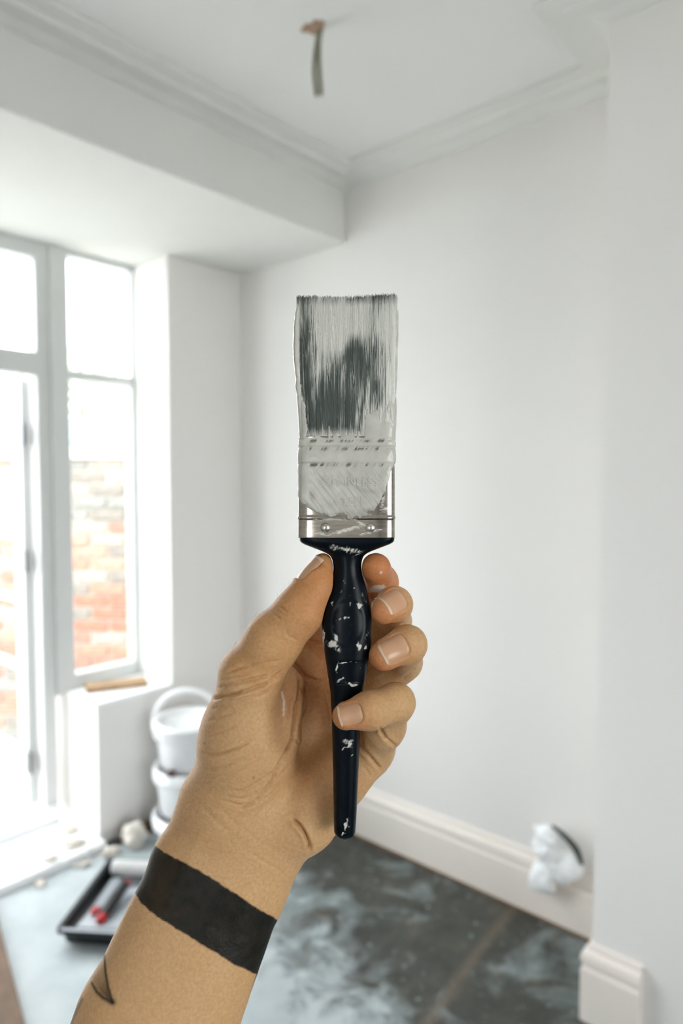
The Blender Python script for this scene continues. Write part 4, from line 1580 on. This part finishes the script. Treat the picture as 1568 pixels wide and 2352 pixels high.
un, ua = edge([(358, 1943), (376, 1957), (400, 1970), (450, 1995), (500, 2025), (560, 2066), (600, 2092), (636, 2112)])
lnn, la = edge([(305, 2045), (325, 2075), (360, 2106), (400, 2130), (450, 2160), (500, 2192), (540, 2216), (588, 2238)])
wob = 1.6 * fbm(HV / 2.5, 2, 61)
band = sstep(ax_c - np.interp(nrm_c, un, ua) + wob, -2.2, 2.2) * sstep(np.interp(nrm_c, lnn, la) + wob - ax_c, -2.2, 2.2)
inkv = 0.985 + 0.012 * fbm(HV / 3.0, 3, 63) - 0.03 * np.exp(-((px - 360) / 45) ** 2) * (py < 2110) * 1.0
tint(band * isg['arm'] + band * isg['palm'], INK, np.clip(inkv, 0, 1.0))
# curved leaf-like ink mark and the start of others on the arm's edge
fa_ = isg['arm'] & (facing > -0.3)
d1_, f1_ = poly_dist(px, py, [(240, 2150), (239, 2190), (242, 2235), (248, 2268), (258, 2302)])
tint(fa_ * np.exp(-(d1_ / (2.0 + 3.0 * f1_)) ** 2), INK, 0.92)
d2_, f2_ = poly_dist(px, py, [(211, 2258), (222, 2278), (238, 2292), (258, 2302)])
tint(fa_ * np.exp(-(d2_ / (3.0 + 4.5 * f2_)) ** 2), INK, 0.9)
ins_ = fa_ * sstep(242 + (py - 2235) * 0.22 - px, 0, 6) * sstep(px - (205 + (py - 2240) * 0.5), -8, 14) * (0.25 + 0.75 * sstep(py, 2235, 2295)) * sstep(py, 2165, 2215) * sstep(py - (2262 + 0.85 * (px - 212)), 4, -4)
tint(ins_, INK, 0.8)
d3_, f3_ = poly_dist(px, py, [(160, 2360), (176, 2320), (188, 2296)])
tint(fa_ * np.exp(-(d3_ / 4.0) ** 2), INK, 0.6)
d4_, f4_ = poly_dist(px, py, [(592, 2236), (584, 2262), (577, 2292)])
tint(isg['arm'] * np.exp(-(d4_ / 3.0) ** 2), INK, 0.7)
# dried paint on the skin
PT = np.array(lin((228, 222, 214)))
wn = fbm(HV / 1.1, 2, 71)
tint(isg['index'] * sstep(blob(px, py, 866, 1352, 26, 10, -14) + 0.25 * wn, 0.35, 0.7), PT, 0.9)
tint((isg['middle']) * sstep(blob(px, py, 853, 1378, 4, 24) + 0.2 * wn, 0.4, 0.7), PT, 0.9)
tint(isg['index'] * sstep(blob(px, py, 875, 1316, 4, 3), 0.3, 0.7), PT, 0.9)
tint(isg['palm'] * (facing > 0) * sstep(np.exp(-(poly_dist(px, py, [(647, 1590), (652, 1612), (651, 1644)])[0] / 3.5) ** 2) + 0.25 * wn, 0.5, 0.8), PT, 0.85)

t = NT('skin')
at = t.n('ShaderNodeVertexColor', layer_name='tint')
v = t.coord()
fine_ = t.noise(700, 3, 0.6, v)
dk = t.n('ShaderNodeMix', data_type='RGBA', blend_type='MULTIPLY')
dk.inputs[0].default_value = 1.0
t.l(at.outputs['Color'], dk.inputs[6])
t.l(t.ramp(fine_, [(0.3, (0.84, 0.80, 0.76)), (0.7, (1.0, 1.0, 1.0))]), dk.inputs[7])
t.base(dk.outputs[2])
t.set(Roughness=0.46)
t.b.inputs['Specular IOR Level'].default_value = 0.2
t.b.inputs['Subsurface Weight'].default_value = 0.0
t.b.inputs['Subsurface Radius'].default_value = (1.0, 0.4, 0.2)
t.b.inputs['Subsurface Scale'].default_value = 0.003
vo = t.n('ShaderNodeTexVoronoi')
vo.inputs['Scale'].default_value = 1100
t.l(v, vo.inputs['Vector'])
t.bump(t.math('ADD', t.math('MULTIPLY', vo.outputs['Distance'], 0.5), fine_), 0.28, 0.0004)
M['skin'] = t.m

hand = npmesh('person', HV2 * MM, HQ, M['skin'], None, True, {'tint': colr})
hand.matrix_world = HOLD
tag(hand, 'bare tattooed forearm and hand holding the paintbrush upright by its handle', 'person')

# nails themselves
t = NT('finger_nail')
at = t.n('ShaderNodeVertexColor', layer_name='tint')
t.base(at.outputs['Color'])
t.set(Roughness=0.3)
t.b.inputs['Coat Weight'].default_value = 0.08
M['nail'] = t.m
for k_, (b, a, nrm, s, ln, wd) in NF.items():
    nu, nv = 25, 29
    P, cu_, cv_ = [], [], []
    for j in range(nv):
        v_ = j / (nv - 1)
        for i in range(nu):
            u = 2 * i / (nu - 1) - 1
            # outline: rounded at the root, slightly arched free edge
            half = wd / 2 * (1 if v_ > 0.28 else math.sqrt(max(0.0, 1 - ((0.28 - v_) / 0.28) ** 2 * 0.75)))
            vv = v_ * ln + 0.55 * (1 - u * u) * (v_ ** 6)
            P.append(b + a * vv + s * u * half + nrm * 9.0)
            cu_.append(u)
            cv_.append(v_)
    P = np.array(P)
    cu_, cv_ = np.array(cu_), np.array(cv_)
    # drop the plate on to the finger along its normal
    tz = np.zeros(len(P))
    for it in range(60):
        d_ = groups(P - nrm * tz[:, None])[k_]
        tz += np.clip(d_, -1, 1) * 0.7
        tz = np.clip(tz, 0, 16)
    R = np.reshape(tz, (nv, nu))
    # beyond the finger end carry the plate straight on
    lim = R[int(nv * 0.55)]
    for j in range(int(nv * 0.55), nv):
        R[j] = np.minimum(R[j], lim + 0.10 * (j - int(nv * 0.55)))
    for _ in range(3):
        R[1:-1] = 0.25 * R[:-2] + 0.5 * R[1:-1] + 0.25 * R[2:]
    lift = 0.16 - 0.30 * np.abs(cu_) ** 6 - 0.45 * sstep(cv_, 0.10, 0.0)
    P = P + nrm * (-R.ravel() + lift)[:, None]
    idx = np.arange(nu * nv).reshape(nv, nu)
    Q = np.stack([idx[:-1, :-1], idx[:-1, 1:], idx[1:, 1:], idx[1:, :-1]], -1).reshape(-1, 4)
    # underside
    P2 = P - nrm * 0.45
    V = np.vstack([P, P2])
    n0 = nu * nv
    rim = np.concatenate([idx[0, :], idx[1:, -1], idx[-1, -2::-1], idx[-2:0:-1, 0]])
    rq = np.stack([rim, np.roll(rim, -1), np.roll(rim, -1) + n0, rim + n0], 1)
    Qa = np.vstack([Q, Q[:, ::-1] + n0, rq])
    pink = np.array(lin((202, 156, 122)))
    white = np.array(lin((222, 200, 172)))
    moon = np.array(lin((208, 170, 138)))
    w = sstep(cv_ + 0.05 * cu_ ** 2, 0.92, 0.96)[:, None]
    m2 = np.exp(-((cu_ / 0.5) ** 2 + ((cv_ - 0.12) / 0.12) ** 2))[:, None] * 0.6
    cc = pink * (1 - m2) + moon * m2
    cc = cc * (1 - w) + white * w
    o = npmesh('fingernail', V * MM, Qa, M['nail'], hand, True, {'tint': np.vstack([cc, cc])})
    bm = bmesh.new()
    bm.from_mesh(o.data)
    bmesh.ops.recalc_face_normals(bm, faces=bm.faces[:])
    bm.to_mesh(o.data)
    bm.free()

# short fine hairs along the back of the thumb
cand = np.where((isg['thumb'] | isg['palm']) & (np.abs(HN @ np.array([-0.72, 0.60, 0.0])) > 0.55) & (HN[:, 0] < 0) & (py < 1500) & (py > 1330))[0]
pick = rng.choice(cand, min(90, len(cand)), replace=False)
V, F = [], []
for p_ in pick:
    b = HV2[p_]
    nr = HN[p_]
    gdir = np.array([0.75, 0.65, 0.0]) * rng.uniform(0.6, 1.2) + rng.normal(0, 0.25, 3)
    ln = rng.uniform(1.4, 3.4)
    sd = np.cross(nr, gdir)
    sd /= np.linalg.norm(sd) + 1e-9
    k0 = len(V)
    for j in range(5):
        u = j / 4
        c = b + nr * ln * (0.55 * u) + gdir * ln * (0.75 * u * u)
        r_ = 0.045 * (1 - 0.75 * u)
        for q in range(3):
            an = 2 * math.pi * q / 3
            V.append((c + r_ * (sd * math.cos(an) + nr * math.sin(an))) * MM)
    for j in range(4):
        for q in range(3):
            F.append((k0 + j * 3 + q, k0 + j * 3 + (q + 1) % 3, k0 + j * 3 + 3 + (q + 1) % 3, k0 + j * 3 + 3 + q))
M['hair'] = simple('brown_body_hair', (120, 82, 52), 0.5, 0.1, 50)
tag(mesh('hair', V, F, M['hair'], hand, True), kind='stuff')
